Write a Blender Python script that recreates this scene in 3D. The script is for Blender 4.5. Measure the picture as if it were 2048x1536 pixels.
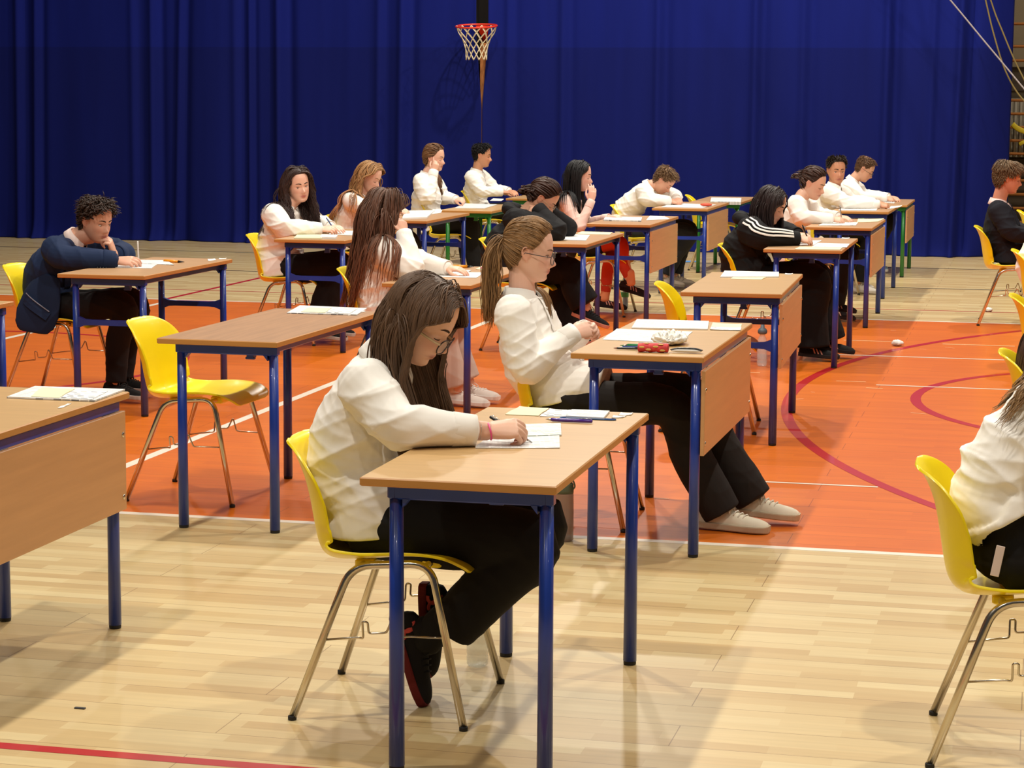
import bpy, math, random
import numpy as np
from mathutils import Vector, Matrix

scene = bpy.context.scene
C = scene.collection
for o in list(bpy.data.objects):
    bpy.data.objects.remove(o)
RNG = np.random.RandomState(7)
PI = math.pi

# ---------------------------------------------------------------- camera
cd = bpy.data.cameras.new('camera'); cam = bpy.data.objects.new('camera', cd); C.objects.link(cam)
cd.sensor_fit = 'HORIZONTAL'; cd.sensor_width = 36.0; cd.lens = 36.0 * 4339 / 2048
cd.clip_start = 0.05; cd.clip_end = 200
yaw, pitch, roll = math.radians(13.633), math.radians(7.423), math.radians(-0.361)
fw = Vector((-math.sin(yaw) * math.cos(pitch), math.cos(yaw) * math.cos(pitch), -math.sin(pitch)))
rt = Vector((math.cos(yaw), math.sin(yaw), 0)); up = rt.cross(fw)
rt2 = rt * math.cos(roll) - up * math.sin(roll); up2 = up * math.cos(roll) + rt * math.sin(roll)
cam.matrix_world = Matrix(((rt2.x, up2.x, -fw.x, 0), (rt2.y, up2.y, -fw.y, 0), (rt2.z, up2.z, -fw.z, 1.686), (0, 0, 0, 1)))
scene.camera = cam

# ---------------------------------------------------------------- world, hall lamps, exposure
w = bpy.data.worlds.new('world'); scene.world = w; w.use_nodes = True
w.node_tree.nodes['Background'].inputs[0].default_value = (1.0, 0.93, 0.84, 1)
w.node_tree.nodes['Background'].inputs[1].default_value = 0.055
for lx in (-9.0, -4.0, 1.0, 6.0):
    for ly in (-1.5, 4.2, 9.9, 15.6, 21.3):
        ld = bpy.data.lights.new('hall_lamp', 'AREA'); ld.shape = 'DISK'; ld.size = 0.26
        ld.energy = {-9.0: 65, -4.0: 335, 1.0: 275, 6.0: 65}[lx] * {-1.5: .4, 4.2: .9, 9.9: 1.0, 15.6: 1.2, 21.3: 1.35}[ly]; ld.color = (1.0, 0.93, 0.82)
        lo = bpy.data.objects.new('hall_lamp', ld); C.objects.link(lo); lo.location = (lx, ly, 8.0)
vs = scene.view_settings
scene.display_settings.display_device = 'sRGB'
vs.view_transform = 'Standard'; vs.look = 'None'; vs.gamma = 1.0; vs.use_curve_mapping = False
vs.exposure = -0.13

# ---------------------------------------------------------------- materials
def lin(r, g, b):
    f = lambda c: (c / 255 / 12.92) if c / 255 <= 0.04045 else ((c / 255 + 0.055) / 1.055) ** 2.4
    return (f(r), f(g), f(b), 1)
def mat(name, rgb, rough=0.5, metal=0.0, coat=0.0, noise=None, bump=None, sheen=0.0, spec=0.5, trans=0.0, attr=None, sss=0.0, alpha=1.0):
    m = bpy.data.materials.new(name); m.use_nodes = True
    nt = m.node_tree; b = nt.nodes['Principled BSDF']; L = nt.links
    b.inputs['Base Color'].default_value = lin(*rgb); b.inputs['Roughness'].default_value = rough
    b.inputs['Metallic'].default_value = metal; b.inputs['Coat Weight'].default_value = coat
    b.inputs['Coat Roughness'].default_value = 0.055
    b.inputs['Specular IOR Level'].default_value = spec
    b.inputs['Sheen Weight'].default_value = sheen
    b.inputs['Transmission Weight'].default_value = trans
    b.inputs['Alpha'].default_value = alpha
    if sss:
        b.inputs['Subsurface Weight'].default_value = sss; b.inputs['Subsurface Radius'].default_value = (1.0, 0.35, 0.2)
        b.inputs['Subsurface Scale'].default_value = 0.01
    tc = nt.nodes.new('ShaderNodeTexCoord')
    src = None
    if attr:
        a = nt.nodes.new('ShaderNodeVertexColor'); a.layer_name = attr; src = a.outputs['Color']
    if noise:                                   # (scale vector, amount): value mottling of the surface itself
        sc, amt = noise
        mp = nt.nodes.new('ShaderNodeMapping'); mp.inputs['Scale'].default_value = sc
        n = nt.nodes.new('ShaderNodeTexNoise'); n.inputs['Scale'].default_value = 1.0; n.inputs['Detail'].default_value = 5
        L.new(tc.outputs['Object'], mp.inputs['Vector']); L.new(mp.outputs['Vector'], n.inputs['Vector'])
        mr = nt.nodes.new('ShaderNodeMapRange'); mr.inputs['From Min'].default_value = 0.25; mr.inputs['From Max'].default_value = 0.75
        mr.inputs['To Min'].default_value = 1 - amt; mr.inputs['To Max'].default_value = 1 + amt
        L.new(n.outputs['Fac'], mr.inputs['Value'])
        mx = nt.nodes.new('ShaderNodeMix'); mx.data_type = 'RGBA'; mx.blend_type = 'MULTIPLY'; mx.inputs['Factor'].default_value = 1
        if src: L.new(src, mx.inputs['A'])
        else: mx.inputs['A'].default_value = lin(*rgb)
        L.new(mr.outputs['Result'], mx.inputs['B']); src = mx.outputs['Result']
    if src: L.new(src, b.inputs['Base Color'])
    if bump:
        sc, st, dist = bump
        n = nt.nodes.new('ShaderNodeTexNoise'); n.inputs['Scale'].default_value = sc; n.inputs['Detail'].default_value = 6
        L.new(tc.outputs['Object'], n.inputs['Vector'])
        bp = nt.nodes.new('ShaderNodeBump'); bp.inputs['Strength'].default_value = st; bp.inputs['Distance'].default_value = dist
        L.new(n.outputs['Fac'], bp.inputs['Height']); L.new(bp.outputs['Normal'], b.inputs['Normal'])
    return m

def floor_material(name, base, dark, light, amt, rough):
    m = bpy.data.materials.new(name); m.use_nodes = True
    nt = m.node_tree; N = nt.nodes; L = nt.links; b = N['Principled BSDF']
    tc = N.new('ShaderNodeTexCoord')
    def brick(wd, ht, mort, off, c1, c2, cm):
        br = N.new('ShaderNodeTexBrick'); br.inputs['Scale'].default_value = 1.0; br.inputs['Brick Width'].default_value = wd
        br.inputs['Row Height'].default_value = ht; br.inputs['Mortar Size'].default_value = mort; br.inputs['Mortar Smooth'].default_value = 0.1
        br.offset = off; br.inputs['Bias'].default_value = 0.0
        br.inputs['Color1'].default_value = c1; br.inputs['Color2'].default_value = c2; br.inputs['Mortar'].default_value = cm
        L.new(tc.outputs['Object'], br.inputs['Vector']); return br
    b1 = brick(0.47, 0.0655, 0.0, 0.37, (0, 0, 0, 1), (1, 1, 1, 1), (0.5, 0.5, 0.5, 1))
    ramp = N.new('ShaderNodeValToRGB'); e = ramp.color_ramp.elements
    e[0].position = 0.0; e[0].color = lin(*dark); e[1].position = 1.0; e[1].color = lin(*light)
    k = ramp.color_ramp.elements.new(0.45); k.color = lin(*base)
    L.new(b1.outputs['Color'], ramp.inputs['Fac'])
    mp = N.new('ShaderNodeMapping'); mp.inputs['Scale'].default_value = (2.2, 45, 1)
    n = N.new('ShaderNodeTexNoise'); n.inputs['Scale'].default_value = 1; n.inputs['Detail'].default_value = 6; n.inputs['Distortion'].default_value = 0.6
    L.new(tc.outputs['Object'], mp.inputs['Vector']); L.new(mp.outputs['Vector'], n.inputs['Vector'])
    mr = N.new('ShaderNodeMapRange'); mr.inputs['From Min'].default_value = 0.3; mr.inputs['From Max'].default_value = 0.7
    mr.inputs['To Min'].default_value = 1 - amt; mr.inputs['To Max'].default_value = 1 + amt; L.new(n.outputs['Fac'], mr.inputs['Value'])
    mx = N.new('ShaderNodeMix'); mx.data_type = 'RGBA'; mx.blend_type = 'MULTIPLY'; mx.inputs['Factor'].default_value = 1
    L.new(ramp.outputs['Color'], mx.inputs['A']); L.new(mr.outputs['Result'], mx.inputs['B'])
    b2 = brick(2.1, 0.1965, 0.0015, 0.43, (1, 1, 1, 1), (1, 1, 1, 1), (0.5, 0.42, 0.36, 1))
    m2 = N.new('ShaderNodeMix'); m2.data_type = 'RGBA'; m2.blend_type = 'MULTIPLY'; m2.inputs['Factor'].default_value = 1
    L.new(mx.outputs['Result'], m2.inputs['A']); L.new(b2.outputs['Color'], m2.inputs['B'])
    L.new(m2.outputs['Result'], b.inputs['Base Color'])
    b.inputs['Roughness'].default_value = rough; b.inputs['Specular IOR Level'].default_value = 0.45
    b.inputs['Coat Weight'].default_value = 0.3; b.inputs['Coat Roughness'].default_value = 0.2
    return m

M = {}
M['beech_floor'] = floor_material('beech_floor', (201, 175, 124), (190, 160, 109), (211, 190, 141), 0.05, 0.4)
M['orange_floor'] = floor_material('orange_floor', (212, 106, 8), (208, 102, 7), (217, 110, 10), 0.05, 0.38)
M['line_white'] = mat('line_white', (238, 226, 208), 0.4, coat=0.3)
M['line_red'] = mat('line_red', (178, 12, 20), 0.4, coat=0.3)
M['line_black'] = mat('line_black', (38, 34, 32), 0.45)
M['line_scuff'] = mat('line_scuff', (250, 190, 140), 0.5)
M['desk_top'] = mat('desk_top', (196, 157, 104), 0.36, noise=((3, 40, 3), 0.07), coat=0.1)
M['desk_top_brown'] = mat('desk_top_brown', (166, 124, 88), 0.42, noise=((45, 3, 3), 0.16))
M['desk_top_bounce'] = mat('desk_top_bounce', (182, 142, 102), 0.4, noise=((3, 40, 3), 0.08))  # beech top of the farther desks, reddish bounce light put into the colour
M['desk_edge'] = mat('desk_edge', (186, 130, 66), 0.45, noise=((3, 30, 30), 0.06))
M['panel'] = mat('panel', (198, 148, 100), 0.42, noise=((30, 2.5, 40), 0.07))
M['blue_paint'] = mat('blue_paint', (24, 54, 146), 0.32, coat=0.2, noise=((9, 9, 9), 0.12))
M['green_paint'] = mat('green_paint', (18, 108, 36), 0.35, coat=0.2)
M['black_rubber'] = mat('black_rubber', (22, 21, 22), 0.6)
M['yellow_plastic'] = mat('yellow_plastic', (244, 218, 14), 0.33, coat=0.1, noise=((6, 6, 6), 0.03))
M['chrome'] = mat('chrome', (205, 196, 182), 0.2, metal=1.0)
M['paper'] = mat('paper', (230, 228, 222), 0.7)
M['cream_paper'] = mat('cream_paper', (226, 216, 178), 0.7)

# ---------------------------------------------------------------- mesh tools
class MB:
    def __init__(s): s.v = []; s.f = []; s.m = []; s.sm = []; s.n = 0
    def add(s, V, F, mi=0, smooth=True):
        V = np.asarray(V, float).reshape(-1, 3)
        s.v.append(V); b = s.n
        for f in F: s.f.append(tuple(int(i) + b for i in f))
        s.m += [mi] * len(F); s.sm += [smooth] * len(F); s.n += len(V); return s
    def box(s, x0, x1, y0, y1, z0, z1, mi=0, bev=0.0, mtop=None):
        c = min(bev, (x1 - x0) / 2.01, (y1 - y0) / 2.01, (z1 - z0) / 2.01)
        if c <= 0:
            V = [(x, y, z) for z in (z0, z1) for y in (y0, y1) for x in (x0, x1)]
            F = [(0, 2, 3, 1), (4, 5, 7, 6), (0, 1, 5, 4), (2, 6, 7, 3), (0, 4, 6, 2), (1, 3, 7, 5)]
            s.add(V, F, mi, False)
        else:
            rings = []
            for z, i in ((z0, c), (z0 + c, 0), (z1 - c, 0), (z1, c)):
                a, b_, d, e = x0 + i, x1 - i, y0 + i, y1 - i
                k = c
                rings += [(a + k, d, z), (b_ - k, d, z), (b_, d + k, z), (b_, e - k, z), (b_ - k, e, z), (a + k, e, z), (a, e - k, z), (a, d + k, z)]
            F = [tuple(range(7, -1, -1))]
            for r in range(3):
                for i in range(8):
                    j = (i + 1) % 8; F.append((r * 8 + i, r * 8 + j, r * 8 + 8 + j, r * 8 + 8 + i))
            F.append(tuple(range(24, 32)))
            s.add(rings, F, mi, False)
        if mtop is not None: s.m[-1] = mtop
        return s
    def loft(s, rings, mi=0, cap=True, smooth=True, closed=True):
        R = np.asarray(rings, float); n, k = R.shape[:2]; F = []
        for i in range(n - 1):
            for j in range(k if closed else k - 1):
                j2 = (j + 1) % k; F.append((i * k + j, i * k + j2, (i + 1) * k + j2, (i + 1) * k + j))
        if cap and closed: F.append(tuple(range(k - 1, -1, -1))); F.append(tuple((n - 1) * k + j for j in range(k)))
        return s.add(R.reshape(-1, 3), F, mi, smooth)
    def tube(s, pts, r, n=8, mi=0, ref=None, flat=None, cap=True):
        """sweep; r scalar, list, or list of (a,b): a along ref side axis, b along the other"""
        P = np.asarray(pts, float); k = len(P)
        T = np.gradient(P, axis=0); T /= np.linalg.norm(T, axis=1)[:, None] + 1e-12
        R = np.asarray(r, float)
        if R.ndim == 0: R = np.full((k, 2), float(r))
        elif R.ndim == 1: R = np.stack([R, R], 1) if len(R) == k else np.tile(R, (k, 1))
        if ref is None:
            ref = np.array([0, 0, 1.0]) if abs(T[0][2]) < 0.9 else np.array([1.0, 0, 0])
        ref = np.asarray(ref, float); rings = []
        a = np.linspace(0, 2 * PI, n, endpoint=False)
        u = ref - T[0] * (ref @ T[0]); u /= np.linalg.norm(u) + 1e-12
        for i in range(k):
            u = u - T[i] * (u @ T[i]); u /= np.linalg.norm(u) + 1e-12
            v = np.cross(T[i], u)
            rings.append(P[i] + np.outer(np.cos(a) * R[i, 0], u) + np.outer(np.sin(a) * R[i, 1], v))
        return s.loft(rings, mi, cap)
    def ball(s, c, r, mi=0, n=12, m=8, rot=None):
        r = np.broadcast_to(np.asarray(r, float), (3,)); V = []
        for i in range(m + 1):
            t = PI * i / m * 0.998 + 0.001 * PI
            for j in range(n):
                p = 2 * PI * j / n
                V.append((math.sin(t) * math.cos(p), math.sin(t) * math.sin(p), -math.cos(t)))
        V = np.array(V) * r
        if rot is not None: V = V @ np.asarray(rot).T
        return s.loft((V + np.asarray(c)).reshape(m + 1, n, 3), mi)
    def lathe(s, prof, n=24, mi=0, c=(0, 0, 0)):
        a = np.linspace(0, 2 * PI, n, endpoint=False)
        rings = [np.stack([c[0] + r * np.cos(a), c[1] + r * np.sin(a), np.full(n, c[2] + z)], 1) for r, z in prof]
        return s.loft(rings, mi)
    def mesh(s, name, mats):
        me = bpy.data.meshes.new(name)
        V = np.concatenate(s.v) if s.v else np.zeros((0, 3))
        me.from_pydata(V.tolist(), [], s.f)
        for m in (mats if isinstance(mats, (list, tuple)) else [mats]): me.materials.append(m)
        me.polygons.foreach_set('material_index', s.m); me.polygons.foreach_set('use_smooth', s.sm)
        me.update(); return me
    def build(s, name, mats, parent=None, loc=None):
        o = bpy.data.objects.new(name, s.mesh(name, mats)); C.objects.link(o)
        if parent: o.parent = parent
        if loc is not None: o.location = loc
        return o

def bez(pts, n=8):
    """Catmull-Rom resample of a coarse path"""
    P = np.asarray(pts, float); Q = np.vstack([2 * P[0] - P[1], P, 2 * P[-1] - P[-2]]); out = []
    for i in range(1, len(Q) - 2):
        for t in np.linspace(0, 1, n, endpoint=False):
            a, b, c, d = Q[i - 1], Q[i], Q[i + 1], Q[i + 2]
            out.append(0.5 * (2 * b + (c - a) * t + (2 * a - 5 * b + 4 * c - d) * t * t + (3 * b - a - 3 * c + d) * t ** 3))
    out.append(P[-1]); return np.array(out)
def round_path(pts, rad, n=6):
    P = [np.asarray(p, float) for p in pts]; out = [P[0]]
    for i in range(1, len(P) - 1):
        a = P[i - 1] - P[i]; b = P[i + 1] - P[i]; la, lb = np.linalg.norm(a), np.linalg.norm(b)
        d = min(rad, la * .49, lb * .49); p0 = P[i] + a / la * d; p1 = P[i] + b / lb * d
        for t in np.linspace(0, 1, n): out.append((1 - t) ** 2 * p0 + 2 * t * (1 - t) * P[i] + t * t * p1)
    out.append(P[-1]); return np.array(out)

def tag(o, label=None, cat=None, group=None, kind=None):
    if label: o['label'] = label
    if cat: o['category'] = cat
    if group: o['group'] = group
    if kind: o['kind'] = kind
    return o
def thing(name, label, cat, loc=(0, 0, 0), rz=0, group=None):
    o = bpy.data.objects.new(name, None); C.objects.link(o); o.empty_display_size = 0.1
    o.location = loc; o.rotation_euler = (0, 0, rz); return tag(o, label, cat, group)
def copy_tree(o, parent=None):
    c = o.copy(); C.objects.link(c)
    if parent: c.parent = parent
    for ch in list(o.children): copy_tree(ch, c)
    return c
# ---------------------------------------------------------------- floor with court markings
COURT = 0.00577
def rot(x, y): return (x * math.cos(COURT) - y * math.sin(COURT), x * math.sin(COURT) + y * math.cos(COURT))
fb = MB()
def fquad(x0, x1, y0, y1, z, mi):
    fb.add([(*rot(x0, y0), z), (*rot(x1, y0), z), (*rot(x1, y1), z), (*rot(x0, y1), z)], [(0, 1, 2, 3)], mi, False)
Y0, Y1 = 8.166, 17.19
XA, XB = -16.2, 9.0
fquad(-22, 12, -6, Y0, 0, 0); fquad(-22, 12, Y1, 27.0, 0, 0)
fquad(-22, XA, Y0, Y1, 0, 0); fquad(XB, 12, Y0, Y1, 0, 0); fquad(XA, XB, Y0, Y1, 0, 1)
Z = 0.0006
fquad(XA, XB, Y0 - .025, Y0 + .025, Z, 2); fquad(XA, XB, Y1 - .025, Y1 + .025, Z, 2)
for x in (-7.0, -4.02, -10.0): fquad(x - .027, x + .027, Y0, Y1, Z * 1.2, 2)
fquad(-22, 12, 5.045, 5.095, Z, 3)                                  # red side line
fquad(-7.125, -7.075, 5.06, Y0, Z, 3); fquad(-7.125, -7.075, Y1, 20.3, Z, 3)
fquad(-22, 12, 18.09, 18.125, Z, 3); fquad(-22, 12, 20.27, 20.32, Z, 4); fquad(-22, 12, 22.78, 22.83, Z, 4)
def arc(cx, cy, r, a0, a1, wd, mi, n=90):
    a = np.linspace(a0, a1, n)
    V = []
    for t in a:
        for q in (r - wd / 2, r + wd / 2): V.append((*rot(cx + q * math.cos(t), cy + q * math.sin(t)), Z * 1.5))
    fb.add(V, [(2 * i, 2 * i + 2, 2 * i + 3, 2 * i + 1) for i in range(n - 1)], mi, False)
arc(5.48, 12.68, 6.78, PI * .62, PI * 1.38, .06, 3)
arc(1.21, 12.68, 1.8, 0, 2 * PI, .06, 3)
arc(-7.04, 12.68, 1.8, 0, 2 * PI, .05, 3)
for (x0, x1, y, w2, mi) in ((-1.32, -.60, 9.60, .012, 2), (-1.42, 3, 14.70, .016, 2), (-.85, 3, 13.16, .014, 2), (-1.25, -.9, 15.62, .01, 5),
                        (-.55, -.05, 15.57, .012, 5), (-1.98, -1.6, 13.55, .008, 5), (-1.1, -.92, 13.28, .007, 5), (-.9, -.8, 13.0, .007, 5),
                        (-1.36, -1.18, 9.75, .01, 5), (-2.9, -2.7, 10.05, .008, 5)):
    fquad(x0, x1, y - w2, y + w2, Z * 2, mi)
for i in range(26):
    x = RNG.uniform(-3.2, .4); y = RNG.uniform(8.6, 16.8); l = RNG.uniform(.01, .05); t = RNG.uniform(-.6, .6); k = RNG.uniform(.002, .005)
    d = np.array([math.cos(t), math.sin(t)]) * l; n_ = np.array([-d[1], d[0]]) / l * k
    fb.add([(x - d[0] - n_[0], y - d[1] - n_[1], Z * 2.3), (x + d[0] - n_[0], y + d[1] - n_[1], Z * 2.3), (x + d[0] + n_[0], y + d[1] + n_[1], Z * 2.3), (x - d[0] + n_[0], y - d[1] + n_[1], Z * 2.3)], [(0, 1, 2, 3)], 5, False)
tag(fb.build('floor', [M['beech_floor'], M['orange_floor'], M['line_white'], M['line_red'], M['line_black'], M['line_scuff']]), kind='structure')

M['wall'] = mat('wall', (112, 98, 74), 0.8, noise=((1, 1, 1), .05))
M['wall_dark'] = mat('wall_dark', (58, 44, 26), 0.8)
M['wood_rung'] = mat('wood_rung', (176, 112, 58), 0.5, noise=((2, 20, 20), .1))
M['radiator'] = mat('radiator', (126, 116, 98), 0.6)
wb = MB(); wb.box(-22, 12, 26.2, 26.5, 0, 9, 0)
wb.box(-.9, 4.5, 26.17, 26.2, 1.84, 2.12, 1).box(-.9, 4.5, 26.17, 26.2, 0, 1.06, 1)
tag(wb.build('wall_back', [M['wall'], M['wall_dark']]), kind='structure')
# ribbed heating panel on the wall
rp = thing('radiator', 'grey ribbed wall radiator behind the climbing bars at the right edge', 'radiator', (1.2, 26.08, 1.42))
b_ = MB(); b_.box(-1.9, 1.9, -.03, .03, -.34, .34, 0); 
b_.build('back_plate', M['radiator'], rp)
b_ = MB()
for i in range(64):
    x = -1.88 + i * .06; b_.tube([(x, -.05, -.33), (x, -.05, .33)], .02, 6)
b_.build('ribs', M['radiator'], rp)
# wooden climbing bars
wbars = thing('wall_bars', 'wooden wall bars with round rungs beside the edge of the blue curtain', 'wall bars', (0, 25.75, 0))
for x in (-1.0, .62):
    b_ = MB(); b_.box(x - .02 + .5, x + .02 + .5, -.05, .05, 0, 2.7, 0, .004); b_.build('upright', M['wood_rung'], wbars)
for z in (2.345, 2.185, 1.733, 1.58, 1.427, 1.275, 1.125, .97, .82, .66, .5, .34, .18, 2.6):
    b_ = MB(); b_.tube([(-.5, 0, z), (1.12, 0, z)], [(.016, .022), (.016, .022)], 10); b_.build('rung', M['wood_rung'], wbars)

# ---------------------------------------------------------------- blue curtains
def curtain_material():
    m = mat('curtain_cloth', (15, 26, 118), 0.85, sheen=0.0, bump=(900, .15, .002), spec=.15)
    nt = m.node_tree; N = nt.nodes; L = nt.links; b = N['Principled BSDF']
    tc = N.new('ShaderNodeTexCoord'); sx = N.new('ShaderNodeSeparateXYZ'); L.new(tc.outputs['Object'], sx.inputs[0])
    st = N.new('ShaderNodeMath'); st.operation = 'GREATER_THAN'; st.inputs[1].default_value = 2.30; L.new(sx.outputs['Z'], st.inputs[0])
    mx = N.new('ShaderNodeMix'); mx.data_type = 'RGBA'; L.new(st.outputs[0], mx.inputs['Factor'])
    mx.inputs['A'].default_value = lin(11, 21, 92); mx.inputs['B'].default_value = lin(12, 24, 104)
    wv = N.new('ShaderNodeTexNoise'); mp = N.new('ShaderNodeMapping'); mp.inputs['Scale'].default_value = (6, 1, .5)
    L.new(tc.outputs['Object'], mp.inputs[0]); L.new(mp.outputs[0], wv.inputs['Vector']); wv.inputs['Scale'].default_value = 1
    mr = N.new('ShaderNodeMapRange'); mr.inputs['To Min'].default_value = .82; mr.inputs['To Max'].default_value = 1.18; L.new(wv.outputs['Fac'], mr.inputs['Value'])
    m3 = N.new('ShaderNodeMix'); m3.data_type = 'RGBA'; m3.blend_type = 'MULTIPLY'; m3.inputs['Factor'].default_value = 1
    L.new(mx.outputs['Result'], m3.inputs['A']); L.new(mr.outputs['Result'], m3.inputs['B']); L.new(m3.outputs['Result'], b.inputs['Base Color'])
    return m
M['curtain'] = curtain_material()
def curtain(name, x0, x1, folds, label, seed, gapside=None, curl=0.0):
    rs = np.random.RandomState(seed)
    nx = int((x1 - x0) / .02); nz = 60
    X = np.linspace(x0, x1, nx); ZZ = np.concatenate([np.linspace(0.004, .3, 18), np.linspace(.34, 4.6, nz - 18)])
    XX, Zg = np.meshgrid(X, ZZ)
    D = np.zeros_like(XX); ph = rs.uniform(0, 6, 8)
    for k, (am, wl) in enumerate(((.035, 1.9), (.012, .95), (.003, .37), (.001, .17))):
        D += am * np.sin(2 * PI * XX / wl + ph[k] + 1.3 * np.sin(XX * 1.1 + ph[k + 4]) + .10 * Zg * np.sin(XX * .7 + k)) * (0.55 + .45 * np.sin(XX * .9 + ph[k]))
    for (fx, am, wd, lean) in folds:                                     # deep pleats; amplitude grows towards the hem
        c = fx + lean * (2.3 - Zg)
        D += -am * np.exp(-((XX - c) / wd) ** 2) * (1.0) + am * .75 * np.exp(-((XX - c - wd * 1.9) / (wd * 1.2)) ** 2)
    D *= (0.8 + 0.35 * np.exp(-Zg / 1.2))
    low = np.exp(-Zg / .10)
    D += -.05 * low * (1 + .8 * np.sin(XX * 5 + ph[0]) + .6 * np.sin(XX * 11.3 + ph[1]))   # hem lying on the boards
    if curl:
        D += curl * np.clip((XX - (x1 - .45)) / .45, 0, 1) ** 2
    if gapside:                                                        # edges pushed apart where the hoop's arm comes through
        g = .068 * np.clip((Zg - 1.62) / .85, 0, 1) * np.clip(1.35 - (Zg - 2.5) * .7, .4, 1) + .004
        e = np.clip(1 - np.abs(XX - (x1 if gapside > 0 else x0)) / .5, 0, 1)
        XX = XX - gapside * g * e ** 2; D = D + .0 * e
        D = D * (1 - e ** 4) - .02 * e ** 4
    Yg = 24.63 + .028 * np.minimum(XX + .4, 0) + D
    V = np.stack([XX, Yg, Zg], -1).reshape(-1, 3); F = []
    for i in range(nz - 1):
        for j in range(nx - 1): F.append((i * nx + j, i * nx + j + 1, (i + 1) * nx + j + 1, (i + 1) * nx + j))
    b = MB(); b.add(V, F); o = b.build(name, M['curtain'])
    sd = o.modifiers.new('thick', 'SOLIDIFY'); sd.thickness = .004
    return tag(o, label, 'curtain', None)
def cx_at(px): return -12.38 + (px / 2048) * 12.17
curtain('curtain', -13.2, -6.308, [(cx_at(57), .06, .05, -.01), (cx_at(95), .05, .04, -.02), (cx_at(303), .03, .05, 0), (cx_at(345), .06, .05, -.005),
        (cx_at(402), .05, .045, -.03), (cx_at(550), .04, .03, -.004), (cx_at(610), .09, .06, 0), (cx_at(520), .03, .05, .0), (cx_at(815), .04, .05, -.01), (cx_at(862), .07, .06, -.015)],
        'blue hall curtain hanging to the left of the basketball hoop', 3, 1)
curtain('curtain', -6.308, -.36, [(cx_at(1070), .03, .05, 0), (cx_at(1180), .04, .05, 0), (cx_at(1365), .05, .05, 0), (cx_at(1550), .06, .05, 0), (cx_at(1640), .04, .05, .0), (cx_at(1796), .07, .05, -.005),
        (cx_at(1880), .03, .04, -.01), (cx_at(1930), .09, .05, -.02)],
        'blue hall curtain hanging to the right of the basketball hoop', 5, -1, .30)

# ---------------------------------------------------------------- basketball hoop
M['hoop_red'] = mat('hoop_red', (226, 54, 30), 0.35, coat=.2)
M['net'] = mat('net', (226, 212, 178), 0.8)
M['board'] = mat('board', (34, 28, 20), 0.6)
M['post_wood'] = mat('post_wood', (182, 116, 62), 0.6, noise=((20, 20, 2), .1))
hoop = thing('basketball_hoop', 'orange basketball hoop with white net poking through the blue curtain', 'basketball hoop', (-6.291, 24.12, 2.53))
b = MB(); a = np.linspace(0, 2 * PI, 49)
b.tube([(.233 * math.cos(t), .233 * math.sin(t), 0) for t in a], .0105, 10, cap=False); o = b.build('rim', M['hoop_red'], hoop); o.rotation_euler = (math.radians(7), 0, 0)
b = MB(); b.box(-.065, .065, .22, .56, -.012, .012, 0, .004).box(-.065, .065, .50, .52, -.16, .03, 0, .004)
b.add([(-.06, .24, -.01), (.06, .24, -.01), (.06, .5, -.01), (-.06, .5, -.01), (-.03, .5, -.17), (.03, .5, -.17)], [(0, 1, 5, 4), (0, 4, 3), (1, 2, 5), (3, 4, 5, 2), (0, 3, 2, 1)], 0, False)
b.build('bracket', M['hoop_red'], hoop)
b = MB(); nl = 12
prof = [(.0, .232), (-.07, .205), (-.14, .165), (-.20, .138), (-.26, .125), (-.32, .118), (-.38, .12)]
for k in range(nl):
    for s_ in (1, -1):
        pts = [(r * math.cos(2 * PI * (k + s_ * .5 * i) / nl), r * math.sin(2 * PI * (k + s_ * .5 * i) / nl), z) for i, (z, r) in enumerate(prof)]
        b.tube(bez(pts, 4), .0058, 5)
b.build('net', M['net'], hoop)
b = MB(); b.box(-.9, .9, .62, .68, -.16, .9, 0, .01); b.build('backboard', M['board'], hoop)
b = MB(); b.box(-.052, .08, .365, .46, -2.52, -.18, 0, .004); b.build('support_post', M['post_wood'], hoop)
b = MB(); b.box(-.066, -.056, .35, .37, -.42, -.1, 0, .002); b.build('cable', M['black_rubber'], hoop)

# ---------------------------------------------------------------- ropes on the right
M['rope_white'] = mat('rope_white', (160, 150, 152), .8, noise=((90, 90, 90), .3))
M['rope_yellow'] = mat('rope_yellow', (124, 106, 58), .8)
M['strap_yellow'] = mat('strap_yellow', (196, 170, 30), .6)
def rope(name, pts, r, m, label):
    b = MB(); b.tube(bez(pts, 10), r, 7); return tag(b.build(name, m), label, 'rope')
rope('rope', [(-3.6, 23.5, 5.85), (-1.7, 23.55, 3.58), (-.954, 23.6, 2.715), (-.69, 23.6, 2.405), (-.426, 23.6, 2.098), (-.138, 23.6, 1.765), (.5, 23.6, 1.05), (1.1, 23.62, .4)], .0085, M['rope_white'], 'white twisted rope slanting down in front of the curtain')
rope('rope', [(-1.1, 23.7, 4.6), (-.80, 23.7, 3.4), (-.625, 23.7, 2.709), (-.547, 23.7, 2.423), (-.437, 23.7, 2.095), (-.309, 23.7, 1.85), (-.135, 23.7, 1.64), (.3, 23.7, 1.15)], .0085, M['rope_yellow'], 'yellow rope crossing the white rope, the left one of two')
rope('rope', [(-1.0, 23.9, 4.4), (-.76, 23.9, 3.3), (-.572, 23.9, 2.72), (-.462, 23.9, 2.457), (-.332, 23.9, 2.167), (-.168, 23.9, 1.852), (.3, 23.9, .95)], .0085, M['rope_yellow'], 'yellow rope nearest the wooden bars, the right one of two')
b = MB(); b.tube(bez([(-.347, 25.62, 1.463), (-.279, 25.6, 1.41), (-.167, 25.6, 1.372), (.1, 25.6, 1.33)], 8), (.03, .006), 8, ref=(0, 0, 1))
tag(b.build('strap', M['strap_yellow']), 'yellow strap looped over the wall bars, the upper one', 'strap')
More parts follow.
